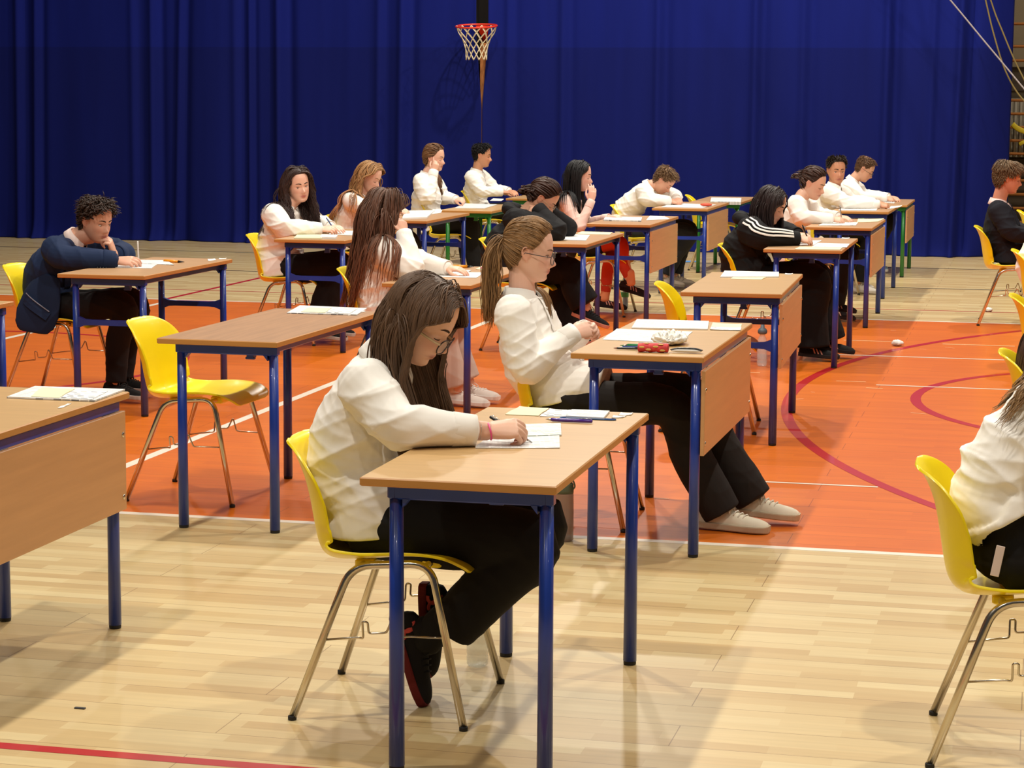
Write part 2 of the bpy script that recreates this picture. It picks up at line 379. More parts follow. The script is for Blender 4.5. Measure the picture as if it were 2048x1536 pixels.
b = MB(); b.tube(bez([(-.262, 25.62, 1.235), (-.209, 25.6, 1.262), (-.1, 25.6, 1.285), (.2, 25.6, 1.30)], 8), (.022, .01), 8, ref=(0, 0, 1))
tag(b.build('strap', M['strap_yellow']), 'short yellow strap end hanging on the wall bars, the lower one', 'strap')
# crumpled tissues on the floor
for (x, y, r, lab) in ((-.385, 18.12, .03, 'crumpled white tissue lying on the thin red line'), (-.94, 15.35, .034, 'crumpled white paper lying on the red court arc')):
    b = MB(); b.ball((0, 0, r * .6), (r * 1.2, r, r * .6), n=14, m=9)
    V = b.v[0]; V += RNG.normal(0, r * .09, V.shape); V[:, 2] = np.maximum(V[:, 2], 0.001)
    tag(b.build('tissue', M['paper'], None, (x, y, .001)), lab, 'tissue')
b = MB(); b.box(-.016, .016, -.006, .006, 0, .003, 0, .001)
tag(b.build('floor_socket', M['black_rubber'], None, (-2.55, 5.43, .0006)), 'tiny black hole plate in the beech floor at the lower left', 'plate')
# ---------------------------------------------------------------- desks
def make_desk(H=0.76, paint='blue_paint', top='desk_top', panel=False, bar=False, Lh=.65, hook=False):
    root = thing('school_desk', 'x', 'desk')
    b = MB(); b.box(-.25, .25, -Lh, Lh, H - .022, H, 0, .003); b.m = [0 if i != len(b.m) - 1 else 1 for i in range(len(b.m))]
    b.build('tabletop', [M['desk_edge'], M[top]], root)
    xs = (-.172, .213); ys = (-Lh + .062, Lh - .062); Hb = H - .024
    for x in xs:
        for y in ys:
            b = MB(); b.tube([(x, y, .012), (x, y, Hb - .002)], (.0205, .0175), 16, ref=(1, 0, 0)); lg = b.build('leg', M[paint], root)
            b = MB(); b.lathe([(.0185, 0), (.0195, .004), (.0195, .02), (.018, .022)], 14, c=(x, y, 0)); b.build('foot_cap', M['black_rubber'], lg)
            if bar is False:
                b2 = MB()
    for y in ys:
        b = MB(); b.box(xs[0] - .02, xs[1] + .02, y - .0175, y + .0175, Hb - .036, Hb, 0, .004)
        for x, s_ in ((xs[0] + .02, 1), (xs[1] - .02, -1)):          # rounded inner corner
            b.add([(x, y - .017, Hb - .034), (x, y + .017, Hb - .034), (x + s_ * .018, y + .017, Hb - .034), (x + s_ * .018, y - .017, Hb - .034), (x, y - .017, Hb - .056), (x, y + .017, Hb - .056)],
                  [(0, 3, 4), (1, 5, 2), (3, 2, 5, 4)] if s_ > 0 else [(0, 4, 3), (1, 2, 5), (3, 4, 5, 2)], 0, False)
        b.build('end_rail', M[paint], root)
        if bar:
            z = H - .262; b = MB(); yy = y
            b.loft([[(x, yy - .013, z - h), (x, yy + .013, z - h), (x, yy + .013, z + h), (x, yy - .013, z + h)] for x, h in
                    ((xs[0] + .01, .032), (xs[0] + .05, .017), (xs[0] + .09, .0145), (xs[1] - .09, .0145), (xs[1] - .05, .017), (xs[1] - .01, .032))], smooth=False)
            b.build('cross_bar', M[paint], root)
    for x in (xs[0] + .02, xs[1] - .02) if not panel else (xs[0] + .02,):
        b = MB(); b.box(x - .013, x + .013, ys[0], ys[1], Hb - .03, Hb - .001, 0, .003); b.build('long_rail', M[paint], root)
    b = MB(); b.box(.02, .05, ys[0] + .2, ys[0] + .235, Hb - .075, Hb, 0, .002).box(.015, .055, ys[0] + .2, ys[0] + .215, Hb - .08, Hb - .07, 0, .002)
    b.build('bag_hook', M[paint], root)
    if panel:
        b = MB(); b.box(.236, .251, -Lh + .04, Lh - .04, H - .373, H - .056, 0, .0015); b.build('modesty_panel', M['panel'], root)
        for y in (-Lh + .062, Lh - .062):
            for z in (H - .13, H - .33): b = MB(); b.ball((.2515, y, z), (.004, .009, .009), 0, 10, 6); b.build('screw', M['chrome'], root)
        b = MB(); b.box(.2, .236, -Lh + .05, Lh - .05, H - .056, Hb - .001, 0, .002); b.build('long_rail', M[paint], root)
    if hook:
        b = MB(); b.tube(bez([(-.02, .1, H - .03), (-.03, .1, H - .09), (-.01, .1, H - .17), (-.08, .1, H - .24), (-.2, .1, H - .275)], 8), .006, 8); b.build('bag_hook', M['black_rubber'], root)
    return root
_dk = {}
def desk(key, x, y, rz, label, **kw):
    k = tuple(sorted(kw.items()))
    if k not in _dk: _dk[k] = r = make_desk(**kw)
    else: r = copy_tree(_dk[k])
    r.location = (x, y, 0); r.rotation_euler = (0, 0, rz); r['label'] = label; r['category'] = 'desk'; r['group'] = 'exam desks in rows'
    return r
desk('A', -1.368, 5.714, .003, 'nearest full desk, where the girl in tinted glasses writes, blue frame')
desk('B', -1.424, 8.491, -.008, 'blue-framed desk with panel and a red pencil case, behind the nearest writing girl', panel=True)
desk('C', -3.077, 8.51, -.017, 'brown-topped empty desk with blue legs beside the empty yellow chair', top='desk_top_brown')
desk('L', -2.99 - .06, 5.73, 0.004, 'desk cut off by the left edge, with wooden front panel and an exam booklet', panel=True)
desk('D', -1.481, 11.228, .029, 'empty desk with wooden front panel and cross bars, papers on its far end', panel=True, bar=True)
desk('E', -1.467, 14.51, .005, 'blue-framed desk where the girl in the striped black hoodie writes', top='desk_top_bounce')
desk('F', -1.467, 17.12, -.006, 'desk with front panel where the girl with tied-back hair writes by the striped hoodie', panel=True, bar=True, top='desk_top_bounce')
desk('G', -1.515, 19.65, -.012, 'blue-framed desk where the boy staring at the camera rests his arm', top='desk_top_bounce')
desk('Z', -1.51, 22.1, 0, 'green-framed desk of the writing boy in glasses, last in its column', H=.71, paint='green_paint', panel=True, top='desk_top_bounce')
desk('H', -3.19, 11.83, .001, 'desk with blue legs where the girl with very long loose hair leans on her elbow', H=.71, top='desk_top_bounce')
desk('I', -3.13, 14.58, 0, 'blue-framed desk under the elbows of the girl in the plain black hoodie', top='desk_top_bounce')
desk('J', -3.13, 16.98, 0, 'desk with front panel and papers in front of the black-haired girl in red tights', panel=True, bar=True, top='desk_top_bounce')
desk('K', -3.085, 19.6, 0, 'desk with front panel where a boy writes with his head almost on his arm', panel=True, bar=True, top='desk_top_bounce')
desk('Lg', -3.13, 22.05, 0, 'unoccupied green-framed desk with a stack of papers near the curtain', H=.71, paint='green_paint', top='desk_top_bounce')
desk('M', -4.835, 11.298, .004, 'desk with blue cross bars where the boy in the navy blazer writes', bar=True, top='desk_top_bounce')
desk('N', -4.74, 14.42, 0, 'blue-framed desk with cross bar where the smiling girl turns to the camera', bar=True, top='desk_top_bounce')
desk('O', -4.88, 16.9, 0, 'blue-framed desk with white papers in front of the blonde girl', bar=True, top='desk_top_bounce')
desk('P', -5.02, 19.5, 0, 'green-framed desk where the girl holds a hand to her forehead', H=.71, paint='green_paint')
desk('Q', -5.03, 22.1, 0, 'green-framed desk of the short-haired boy sitting upright by the curtain', H=.71, paint='green_paint')
desk('Y', -4.82, 8.47, 0, 'desk mostly outside the left edge, behind the boy in the navy blazer')

# ---------------------------------------------------------------- chairs
def make_chair():
    root = thing('stacking_chair', 'x', 'chair')
    # sagittal profile: front lip -> seat -> bend -> back -> flared top   (x, z, half width, side lift, wrap)
    P = np.array([(.232, .412), (.215, .432), (.16, .448), (.06, .447), (-.06, .432), (-.14, .424), (-.185, .432), (-.212, .462), (-.226, .52), (-.238, .59), (-.253, .66), (-.273, .712), (-.292, .742), (-.307, .752)])
    Wd = np.array([.195, .205, .212, .215, .212, .205, .2, .196, .198, .203, .207, .203, .196, .19])
    Lf = np.array([.004, .008, .016, .024, .032, .04, .042, .03, .016, .010, .006, .003, .0, 0])
    Wr = np.array([0, 0, 0, 0, .0, .006, .022, .046, .062, .068, .062, .046, .026, .015])
    t = np.arange(len(P)); tt = np.linspace(0, len(P) - 1, 56)
    Ps = bez(P, 5); ts = np.linspace(0, len(P) - 1, len(Ps))
    X = np.interp(tt, ts, Ps[:, 0]); Zz = np.interp(tt, ts, Ps[:, 1]); Wd = np.interp(tt, t, Wd); Lf = np.interp(tt, t, Lf); Wr = np.interp(tt, t, Wr)
    ds = np.concatenate([[0], np.cumsum(np.hypot(np.diff(X), np.diff(Zz)))]); s = ds / ds[-1]
    # round the outline at both ends
    rad = .09; L_ = ds[-1]
    wid = Wd.copy()
    for i, d in enumerate(ds):
        for e, r in ((d, .055), (L_ - d, .115)):
            if e < r: wid[i] = min(wid[i], Wd[i] - r + math.sqrt(max(r * r - (r - e) ** 2, 0)) + .0)
    nu = 25; u = np.linspace(-1, 1, nu)
    V = []
    nx = np.gradient(Zz); nz = -np.gradient(X); nn = np.hypot(nx, nz); nx, nz = nx / nn, nz / nn   # normal to the sheet (towards the sitter)
    for i in range(len(X)):
        for k in range(nu):
            q = abs(u[k]) ** 2.9
            lift = (Lf[i] + Wr[i]) * q
            dirx = -nx[i] if True else 0
            V.append((X[i] + (lift * (1 if nx[i] > 0 else 1)) * (abs(nx[i])) , u[k] * wid[i], Zz[i] + lift * abs(nz[i]) * (1 if i < 34 else 0)))
    V = np.array(V); F = []
    for i in range(len(X) - 1):
        for k in range(nu - 1): F.append((i * nu + k, i * nu + k + 1, (i + 1) * nu + k + 1, (i + 1) * nu + k))
    b = MB(); b.add(V, F); sh = b.build('seat_shell', M['yellow_plastic'], root)
    sd = sh.modifiers.new('t', 'SOLIDIFY'); sd.thickness = .0075; sd.offset = 0
    bv = sh.modifiers.new('b', 'BEVEL'); bv.width = .003; bv.segments = 2; bv.angle_limit = 1.0
    for s_ in (-1, 1):
        y0, y1 = .185 * s_, .247 * s_
        pth = round_path([(-.243, y1, .006), (-.092, y0, .425), (.132, y0, .442), (.238, y1, .006)], .06, 8)
        b = MB(); b.tube(pth, .0112, 12, ref=(0, 1, 0)); fr = b.build('leg_frame', M['chrome'], root)
        for x in (-.243, .238):
            b = MB(); b.lathe([(.0112, 0), (.0122, .002), (.0122, .010), (.0115, .012)], 12, c=(x, y1, 0)); b.build('foot', M['black_rubber'], fr)
        # wire row connector
        yw = s_ * .212
        pw = round_path([(-.167, yw, .22), (-.06, yw + s_ * .01, .235), (-.045, yw + s_ * .02, .235), (-.045, yw + s_ * .03, .285), (-.03, yw + s_ * .03, .285), (-.03, yw + s_ * .02, .25), (.02, yw + s_ * .02, .255),
                         (.04, yw + s_ * .03, .30), (.06, yw + s_ * .02, .245), (.08, yw + s_ * .01, .245), (.185, yw, .245)], .008, 4)
        b = MB(); b.tube(pw, .0032, 6); b.build('row_connector', M['chrome'], root)
    for x, z in ((-.075, .418), (.115, .43)):
        b = MB(); b.tube([(x, -.185, z), (x, .185, z)], .009, 10); b.build('crossbar', M['chrome'], root)
    b = MB(); b.box(-.1, -.045, -.12, .12, .405, .43, 0, .005); b.build('mounting_block', M['yellow_plastic'], root)
    b = MB(); b.box(.09, .145, -.12, .12, .415, .445, 0, .005); b.build('mounting_block', M['yellow_plastic'], root)
    return root
_ch = []
def chair(x, y, rz, label):
    if not _ch: _ch.append(make_chair()); r = _ch[0]
    else: r = copy_tree(_ch[0])
    r.location = (x, y, 0); r.rotation_euler = (0, 0, rz); r['label'] = label; r['category'] = 'chair'; r['group'] = 'yellow stacking chairs'
    return r
chair(-1.710, 5.735, .04, 'yellow plastic chair under the nearest writing girl in tinted glasses')
chair(-3.458, 8.63, -.03, 'empty yellow plastic chair with chrome legs, fully in view, at the brown desk')
chair(-1.80, 8.53, .03, 'yellow chair under the ponytailed girl with folded hands')
chair(-1.64, 11.2, .08, 'yellow chair with nobody on it behind the desk with the pencil case')
chair(-1.77, 14.4, 0, 'yellow chair under the girl in the striped black hoodie')
chair(-1.75, 17.1, .0, 'yellow chair of the girl with tied-back hair and white blouse')
chair(-1.78, 19.65, 0, 'yellow chair of the boy staring at the camera')
chair(-1.80, 22.1, 0, 'yellow chair of the boy in glasses by the curtain')
chair(-3.52, 11.66, .05, 'yellow chair under the girl with very long loose hair')
chair(-3.43, 14.48, 0, 'yellow chair under the girl in the plain black hoodie')
chair(-3.40, 17.02, 0, 'yellow chair of the black-haired girl in red tights')
chair(-3.52, 19.6, 0, 'yellow chair under the boy with his head almost on the desk')
chair(-3.22, 22.0, .1, 'empty yellow chair at the unoccupied green-framed desk')
chair(-5.38, 11.3, .0, 'yellow chair under the boy in the navy blazer who writes')
chair(-5.09, 14.40, .03, 'yellow chair under the smiling girl turned to the camera')
chair(-5.38, 17.0, .03, 'yellow chair under the blonde girl looking down')
chair(-5.31, 19.5, 0, 'yellow chair under the girl with a hand on her forehead')
chair(-5.6, 22.1, 0, 'yellow chair of the upright short-haired boy by the curtain')
chair(.012, 5.742, .03, 'yellow chair at the right edge under the nearest person in white')
chair(.17, 8.45, .0, 'yellow chair under the sitter with long dark brown hair at the right edge')
chair(.17, 11.0, .0, 'yellow chair top just beyond the long dark brown hair at the right edge')
chair(.13, 14.45, .0, 'yellow chair at the right edge under the sitter in the pale pink shirt')
chair(-.19, 17.2, .0, 'yellow chair at the right edge under the boy in the black blazer')
chair(.10, 19.9, 0, 'yellow chair under the white-shirted sitter beyond the boy in the black blazer')
# ---------------------------------------------------------------- figure building
V3 = lambda *a: np.array(a, float)
def unit(v): v = np.asarray(v, float); return v / (np.linalg.norm(v) + 1e-12)
def rotm(yaw, pitch, roll):
    """head / trunk frame: x forward, y left, z up; yaw to the left, pitch nods down, roll tips to the right"""
    y, p, r = (math.radians(a) for a in (yaw, pitch, roll))
    Rz = np.array([[math.cos(y), -math.sin(y), 0], [math.sin(y), math.cos(y), 0], [0, 0, 1]])
    Ry = np.array([[math.cos(p), 0, math.sin(p)], [0, 1, 0], [-math.sin(p), 0, math.cos(p)]])
    Rx = np.array([[1, 0, 0], [0, math.cos(r), -math.sin(r)], [0, math.sin(r), math.cos(r)]])
    return Rz @ Ry @ Rx

class Sweep:
    """tapered elliptical limb that can be sampled on its surface"""
    def __init__(s, pts, radii, ref, n=6):
        s.P = bez(pts, n); k = len(s.P); t = np.linspace(0, len(pts) - 1, k)
        R = np.array([(r, r) if np.isscalar(r) else r for r in radii], float)
        s.R = np.stack([np.interp(t, np.arange(len(pts)), R[:, i]) for i in (0, 1)], 1)
        T = np.gradient(s.P, axis=0); T /= np.linalg.norm(T, axis=1)[:, None] + 1e-12; s.T = T
        u = np.asarray(ref, float); U = []
        for i in range(k):
            u = u - T[i] * (u @ T[i]); u = unit(u); U.append(u)
        s.U = np.array(U); s.W = np.cross(T, s.U)
    def surf(s, t, ang, off=0.0):
        """t 0..1 along, ang radians (0 along ref), returns point"""
        k = np.clip(t, 0, 1) * (len(s.P) - 1); i = np.minimum(k.astype(int) if hasattr(k, 'astype') else int(k), len(s.P) - 2); f = k - i
        L = lambda A: (A[i].T * (1 - f) + A[i + 1].T * f).T
        P, R, U, W = L(s.P), L(s.R), L(s.U), L(s.W)
        c, sn = np.cos(ang), np.sin(ang)
        return P + (U.T * ((R[..., 0] + off) * c)).T + (W.T * ((R[..., 1] + off) * sn)).T
    def add(s, mb, n=20, mi=0, d0=.8, d1=.8):
        a = np.linspace(0, 2 * PI, n, endpoint=False)
        rings = s.P[:, None, :] + np.cos(a)[None, :, None] * (s.R[:, :1] * s.U)[:, None, :] + np.sin(a)[None, :, None] * (s.R[:, 1:] * s.W)[:, None, :]
        # dome the two ends
        def dome(i, sg, dd):
            r = []
            for q in (.35, .7, .92):
                k = math.sqrt(1 - q * q)
                c = s.P[i] + sg * s.T[i] * q * min(s.R[i]) * dd
                r.append(c + k * (rings[i] - s.P[i]))
            return r
        rr = dome(0, -1, d0)[::-1] + list(rings) + dome(len(rings) - 1, 1, d1)
        mb.loft(rr, mi); return s

def fast_mesh(name, V, Q, mats, smooth=True, col=None, mi=None):
    me = bpy.data.meshes.new(name); nq = len(Q); k = Q.shape[1]
    me.vertices.add(len(V)); me.vertices.foreach_set('co', np.asarray(V, np.float32).ravel())
    me.loops.add(nq * k); me.loops.foreach_set('vertex_index', np.asarray(Q, np.int32).ravel())
    me.polygons.add(nq); me.polygons.foreach_set('loop_start', np.arange(0, nq * k, k, dtype=np.int32))
    me.polygons.foreach_set('use_smooth', np.full(nq, smooth))
    if mi is not None: me.polygons.foreach_set('material_index', np.asarray(mi, np.int32))
    for m in (mats if isinstance(mats, (list, tuple)) else [mats]): me.materials.append(m)
    me.update(calc_edges=True); me.validate()
    if col is not None:
        at = me.color_attributes.new('Col', 'FLOAT_COLOR', 'POINT'); at.data.foreach_set('color', np.asarray(col, np.float32).ravel())
    return me
def link(name, me, parent=None):
    o = bpy.data.objects.new(name, me); C.objects.link(o)
    if parent: o.parent = parent
    return o

def fuse(mb, voxel, smooth=4, factor=.5):
    """merge overlapping closed shells into one continuous surface"""
    me = mb.mesh('tmp', []); o = bpy.data.objects.new('tmp', me); C.objects.link(o)
    r = o.modifiers.new('r', 'REMESH'); r.mode = 'VOXEL'; r.voxel_size = voxel; r.adaptivity = 0
    if smooth:
        sm = o.modifiers.new('s', 'SMOOTH'); sm.iterations = smooth; sm.factor = factor
    dg = bpy.context.evaluated_depsgraph_get(); e = o.evaluated_get(dg); m2 = e.to_mesh()
    n = len(m2.vertices); V = np.empty(n * 3, np.float32); m2.vertices.foreach_get('co', V); V = V.reshape(-1, 3).astype(float)
    Nn = np.empty(n * 3, np.float32); m2.vertices.foreach_get('normal', Nn); Nn = Nn.reshape(-1, 3).astype(float)
    nl = len(m2.loops); L = np.empty(nl, np.int32); m2.loops.foreach_get('vertex_index', L)
    npg = len(m2.polygons); ls = np.empty(npg, np.int32); m2.polygons.foreach_get('loop_start', ls); lt = np.empty(npg, np.int32); m2.polygons.foreach_get('loop_total', lt)
    if (lt == 4).all(): Q = L.reshape(-1, 4)
    else: Q = np.stack([L[ls], L[ls + 1], L[ls + 2], L[ls + np.minimum(lt - 1, 3)]], 1)[lt == 4]
    e.to_mesh_clear(); bpy.data.objects.remove(o); bpy.data.meshes.remove(me)
    return V, Nn, Q

def creases(V, seed, dirs, k, sharp=2.0):
    """irregular cloth folds: narrow ridges between wide hollows, plus a slow billow"""
    rs = np.random.RandomState(seed); f = np.zeros(len(V))
    for i in range(k):
        d = unit(np.asarray(dirs[i % len(dirs)], float) + rs.normal(0, .22, 3)); fr = rs.uniform(42, 92)
        w = unit(rs.normal(0, 1, 3)); w2 = unit(rs.normal(0, 1, 3))
        ph = V @ d * fr + 1.5 * np.sin(V @ w * rs.uniform(6, 11) + rs.uniform(0, 6)) + .55 * np.sin(V @ w2 * rs.uniform(17, 27) + rs.uniform(0, 6))
        m = np.clip(.25 + 1.2 * np.sin(V @ unit(rs.normal(0, 1, 3)) * rs.uniform(8, 14) + rs.uniform(0, 6)), 0, 1)
        f += ((1 - np.abs(np.sin(ph * .5))) ** sharp - .28) * m * (1.4 if i < 3 else .8)
    bl = sum(np.sin(V @ unit(rs.normal(0, 1, 3)) * rs.uniform(12, 22) + rs.uniform(0, 6)) for _ in range(3)) * .16
    return f * .75 + bl

# ---------------------------------------------------------------- head
HZ = np.array([.122, .119, .112, .098, .080, .060, .035, .012, -.008, -.028, -.046, -.060, -.074, -.088, -.100, -.110, -.117, -.120])
HF = np.array([.000, .022, .043, .062, .075, .083, .0875, .0885, .0855, .0850, .0845, .0840, .0830, .0800, .0780, .0720, .0560, .040])
HB = np.array([-.030, -.052, -.070, -.085, -.094, -.0985, -.0995, -.098, -.094, -.087, -.076, -.062, -.046, -.028, -.012, .002, .014, .022])
HW = np.array([.012, .032, .048, .061, .0685, .0730, .0750, .0745, .0730, .0710, .0680, .0640, .0585, .0510, .0430, .0330, .0210, .010])
BUMPS = [  # y, z, amount, sigma_y, sigma_z  (both sides when y > 0)
    (0, -.040, .0190, .0085, .0095), (0, -.027, .0125, .0070, .0120), (0, -.010, .0060, .0060, .0110), (.0115, -.045, .0065, .0055, .0055),
    (.030, -.006, -.0105, .0135, .0090), (.012, -.004, -.0040, .0060, .0080), (.031, -.0075, .0050, .0105, .0060), (.028, .013, .0035, .0170, .0060),
    (0, -.0655, .0062, .0150, .0038), (0, -.0745, .0062, .0130, .0042), (0, -.0700, -.0045, .0200, .0014), (0, -.0840, -.0035, .0150, .0040), (0, -.1000, .0040, .0140, .0080),
    (.040, -.034, .0035, .0160, .0140), (.030, -.058, -.0020, .0100, .0120), (0, -.055, -.002, .004, .005)]
def head_face_x(y, z, wide=1.0):
    """front surface of the face at (y, z)"""
    y = np.asarray(y, float); z = np.asarray(z, float)
    zi = HZ[::-1]
    f = np.interp(z, zi, HF[::-1]); b = np.interp(z, zi, HB[::-1]); w_ = np.interp(z, zi, HW[::-1]) * wide
    c = f * .25 + b * .75 if False else (f + b) / 2; a = (f - b) / 2
    x = c + a * np.clip(1 - np.abs(np.clip(y / w_, -1, 1)) ** 2.25, 0, 1) ** (1 / 2.1)
    for (by, bz, am, sy, sz) in BUMPS:
        for sg in ((1, -1) if by > 0 else (1,)):
            x = x + am * np.exp(-((y - sg * by) / sy) ** 2 / 2 - ((z - bz) / sz) ** 2 / 2)
    return x
def head_shell(mb, R, c, s=1.0, nseg=96, nlev=90, wide=1.0):
    zz = np.concatenate([np.linspace(.122, .08, 14)[:-1], np.linspace(.08, .02, 14)[:-1], np.linspace(.02, -.105, nlev - 34), np.linspace(-.108, -.120, 7)])
    q = np.linspace(-PI, PI, nseg, endpoint=False); a = q - .45 * np.sin(q)      # denser at the front (angle 0)
    rings = []
    for z in zz:
        f = np.interp(z, HZ[::-1], HF[::-1]); b = np.interp(z, HZ[::-1], HB[::-1]); w_ = np.interp(z, HZ[::-1], HW[::-1]) * wide
        ca, sa = np.cos(a), np.sin(a)
        ex = 2 / 2.2
        x = (f + b) / 2 + (f - b) / 2 * np.sign(ca) * np.abs(ca) ** ex; y = w_ * np.sign(sa) * np.abs(sa) ** ex
        front = ca > .08
        for (by, bz, am, sy, sz) in BUMPS:
            for sg in ((1, -1) if by > 0 else (1,)):
                x = x + np.where(front, np.clip((ca - .08) * 4, 0, 1), 0) * am * np.exp(-((y - sg * by) / sy) ** 2 / 2 - ((z - bz) / sz) ** 2 / 2)
        rings.append(np.stack([x, y, np.full_like(x, z)], 1))
    rings = np.array(rings) * s
    rings = rings @ R.T + c
    mb.loft(rings)
    for sg in (1, -1):                                                    # ears: a rim, a bowl and a lobe
        e = [(-.002, sg * .071, -.030), (.004, sg * .074, -.016), (.004, sg * .078, .002), (-.004, sg * .083, .018), (-.016, sg * .086, .020), (-.024, sg * .085, .008), (-.023, sg * .081, -.010), (-.014, sg * .076, -.026), (-.004, sg * .072, -.034)]
        mb.tube((bez(np.array(e) * V3(1, wide, 1), 4) * s) @ R.T + c, .0042 * s, 6)
        mb.ball((V3(-.010, sg * .074 * wide, -.004) * s) @ R.T + c, np.array([.015, .006, .021]) * s, rot=R)
        mb.ball((V3(-.004, sg * .073 * wide, -.030) * s) @ R.T + c, np.array([.006, .004, .007]) * s, rot=R)

# ---------------------------------------------------------------- hand
def hand(mb, wrist, hd, pn, side, s=1.0, curl=(35, 35, 38, 42), spread=6, thumb=(.55, .35), curl2=None):
    """palm plus four unequal fingers and a thumb; pn points out of the palm, side is +1 when the thumb lies along cross(pn, hd)"""
    hd = unit(hd); pn = unit(np.asarray(pn, float) - hd * (np.asarray(pn, float) @ hd)); ax = np.cross(pn, hd) * side
    wrist = np.asarray(wrist, float)
    mb.tube([wrist - hd * .025 * s, wrist, wrist + hd * .022 * s, wrist + hd * .055 * s, wrist + hd * .082 * s], [(.023 * s, .0185 * s), (.025 * s, .018 * s), (.033 * s, .017 * s), (.040 * s, .0155 * s), (.038 * s, .012 * s)], 14, ref=ax)
    out = []
    for i, (o, ln, r) in enumerate(((.029, .068, .0088), (.0098, .077, .0090), (-.0098, .071, .0085), (-.028, .056, .0076))):
        b = wrist + hd * (.080 - (.008 if i == 3 else .003 if i == 0 else 0)) * s + ax * o * s
        c = curl[i]; d = unit(hd + ax * math.radians(spread) * (1.2 - .8 * i)); ang = 0; P = [b - d * .012 * s, b]
        for j, (fr, m_) in enumerate(((.46, 1.0), (.30, 1.25), (.24, .8))):
            ang += c * m_ if curl2 is None else curl2[i][j]
            t = math.radians(ang); P.append(P[-1] + (d * math.cos(t) + pn * math.sin(t)) * ln * fr * s)
        rr = [r * 1.05 * s, r * 1.06 * s, r * 1.0 * s, r * .9 * s, r * .72 * s]
        Pb = bez(P, 4); R_ = np.interp(np.linspace(0, 4, len(Pb)), np.arange(5), rr)
        mb.tube(Pb, R_, 10); mb.ball(Pb[-1], r * .72 * s, n=8, m=6); out.append(Pb[-1])
    tb = wrist + hd * .018 * s + ax * .026 * s + pn * .004 * s
    d1 = unit(hd * .75 + ax * thumb[0] + pn * .35); d2 = unit(hd * .9 + ax * (thumb[0] - .45) + pn * thumb[1]); d3 = unit(hd * .95 + ax * (thumb[0] - .75) + pn * thumb[1] * 1.1)
    P = [tb - d1 * .012 * s, tb, tb + d1 * .036 * s, tb + d1 * .036 * s + d2 * .032 * s, tb + d1 * .036 * s + d2 * .032 * s + d3 * .024 * s]
    Pb = bez(P, 4); R_ = np.interp(np.linspace(0, 4, len(Pb)), np.arange(5), np.array([.0125, .013, .0112, .0098, .0076]) * s)
    mb.tube(Pb, R_, 10); mb.ball(Pb[-1], .0076 * s, n=8, m=6)
    return out, Pb[-1], ax

# ---------------------------------------------------------------- hair
def hairline(az):
    """lowest hair height (head z) at azimuth az, 0 = front"""
    return np.interp(np.abs(az), np.radians([0, 28, 48, 62, 78, 92, 105, 125, 150, 180]), [.086, .084, .068, .040, .014, .012, -.030, -.058, -.072, -.078])
def scalp_pt(az, z, wide=1.0):
    f = np.interp(z, HZ[::-1], HF[::-1]); b = np.interp(z, HZ[::-1], HB[::-1]); w_ = np.interp(z, HZ[::-1], HW[::-1]) * wide
    ca, sa = np.cos(az), np.sin(az)
    return np.stack([(f + b) / 2 + (f - b) / 2 * np.sign(ca) * np.abs(ca) ** .91, w_ * np.sign(sa) * np.abs(sa) ** .91, z + 0 * az], -1)
def hair_cap(mb, R, c, s, th, wide=1.0, hl=hairline, lift=0.0):
    n = 64; az = np.linspace(-PI, PI, n, endpoint=False); lo = hl(az); rings = []
    for i, t in enumerate(np.linspace(0, 1, 22)):
        z = .1215 - (.1215 - lo) * t
        p = scalp_pt(az, z, wide)
        nrm = p - V3(-.005, 0, .0); nrm[:, 2] *= .8; nrm /= np.linalg.norm(nrm, axis=1)[:, None]
        k = th * .45 * min(1, (1 - t) * 7 + .12); p = p + nrm * k
        if i == 0: p = p * V3(.35, .35, 1)
        rings.append(p)
    for i, t in enumerate((.999,)):
        p = scalp_pt(az, lo, wide) * V3(.93, .93, 1); rings.append(p)
    rings = np.array(rings) * s @ R.T + c
    mb.loft(rings)

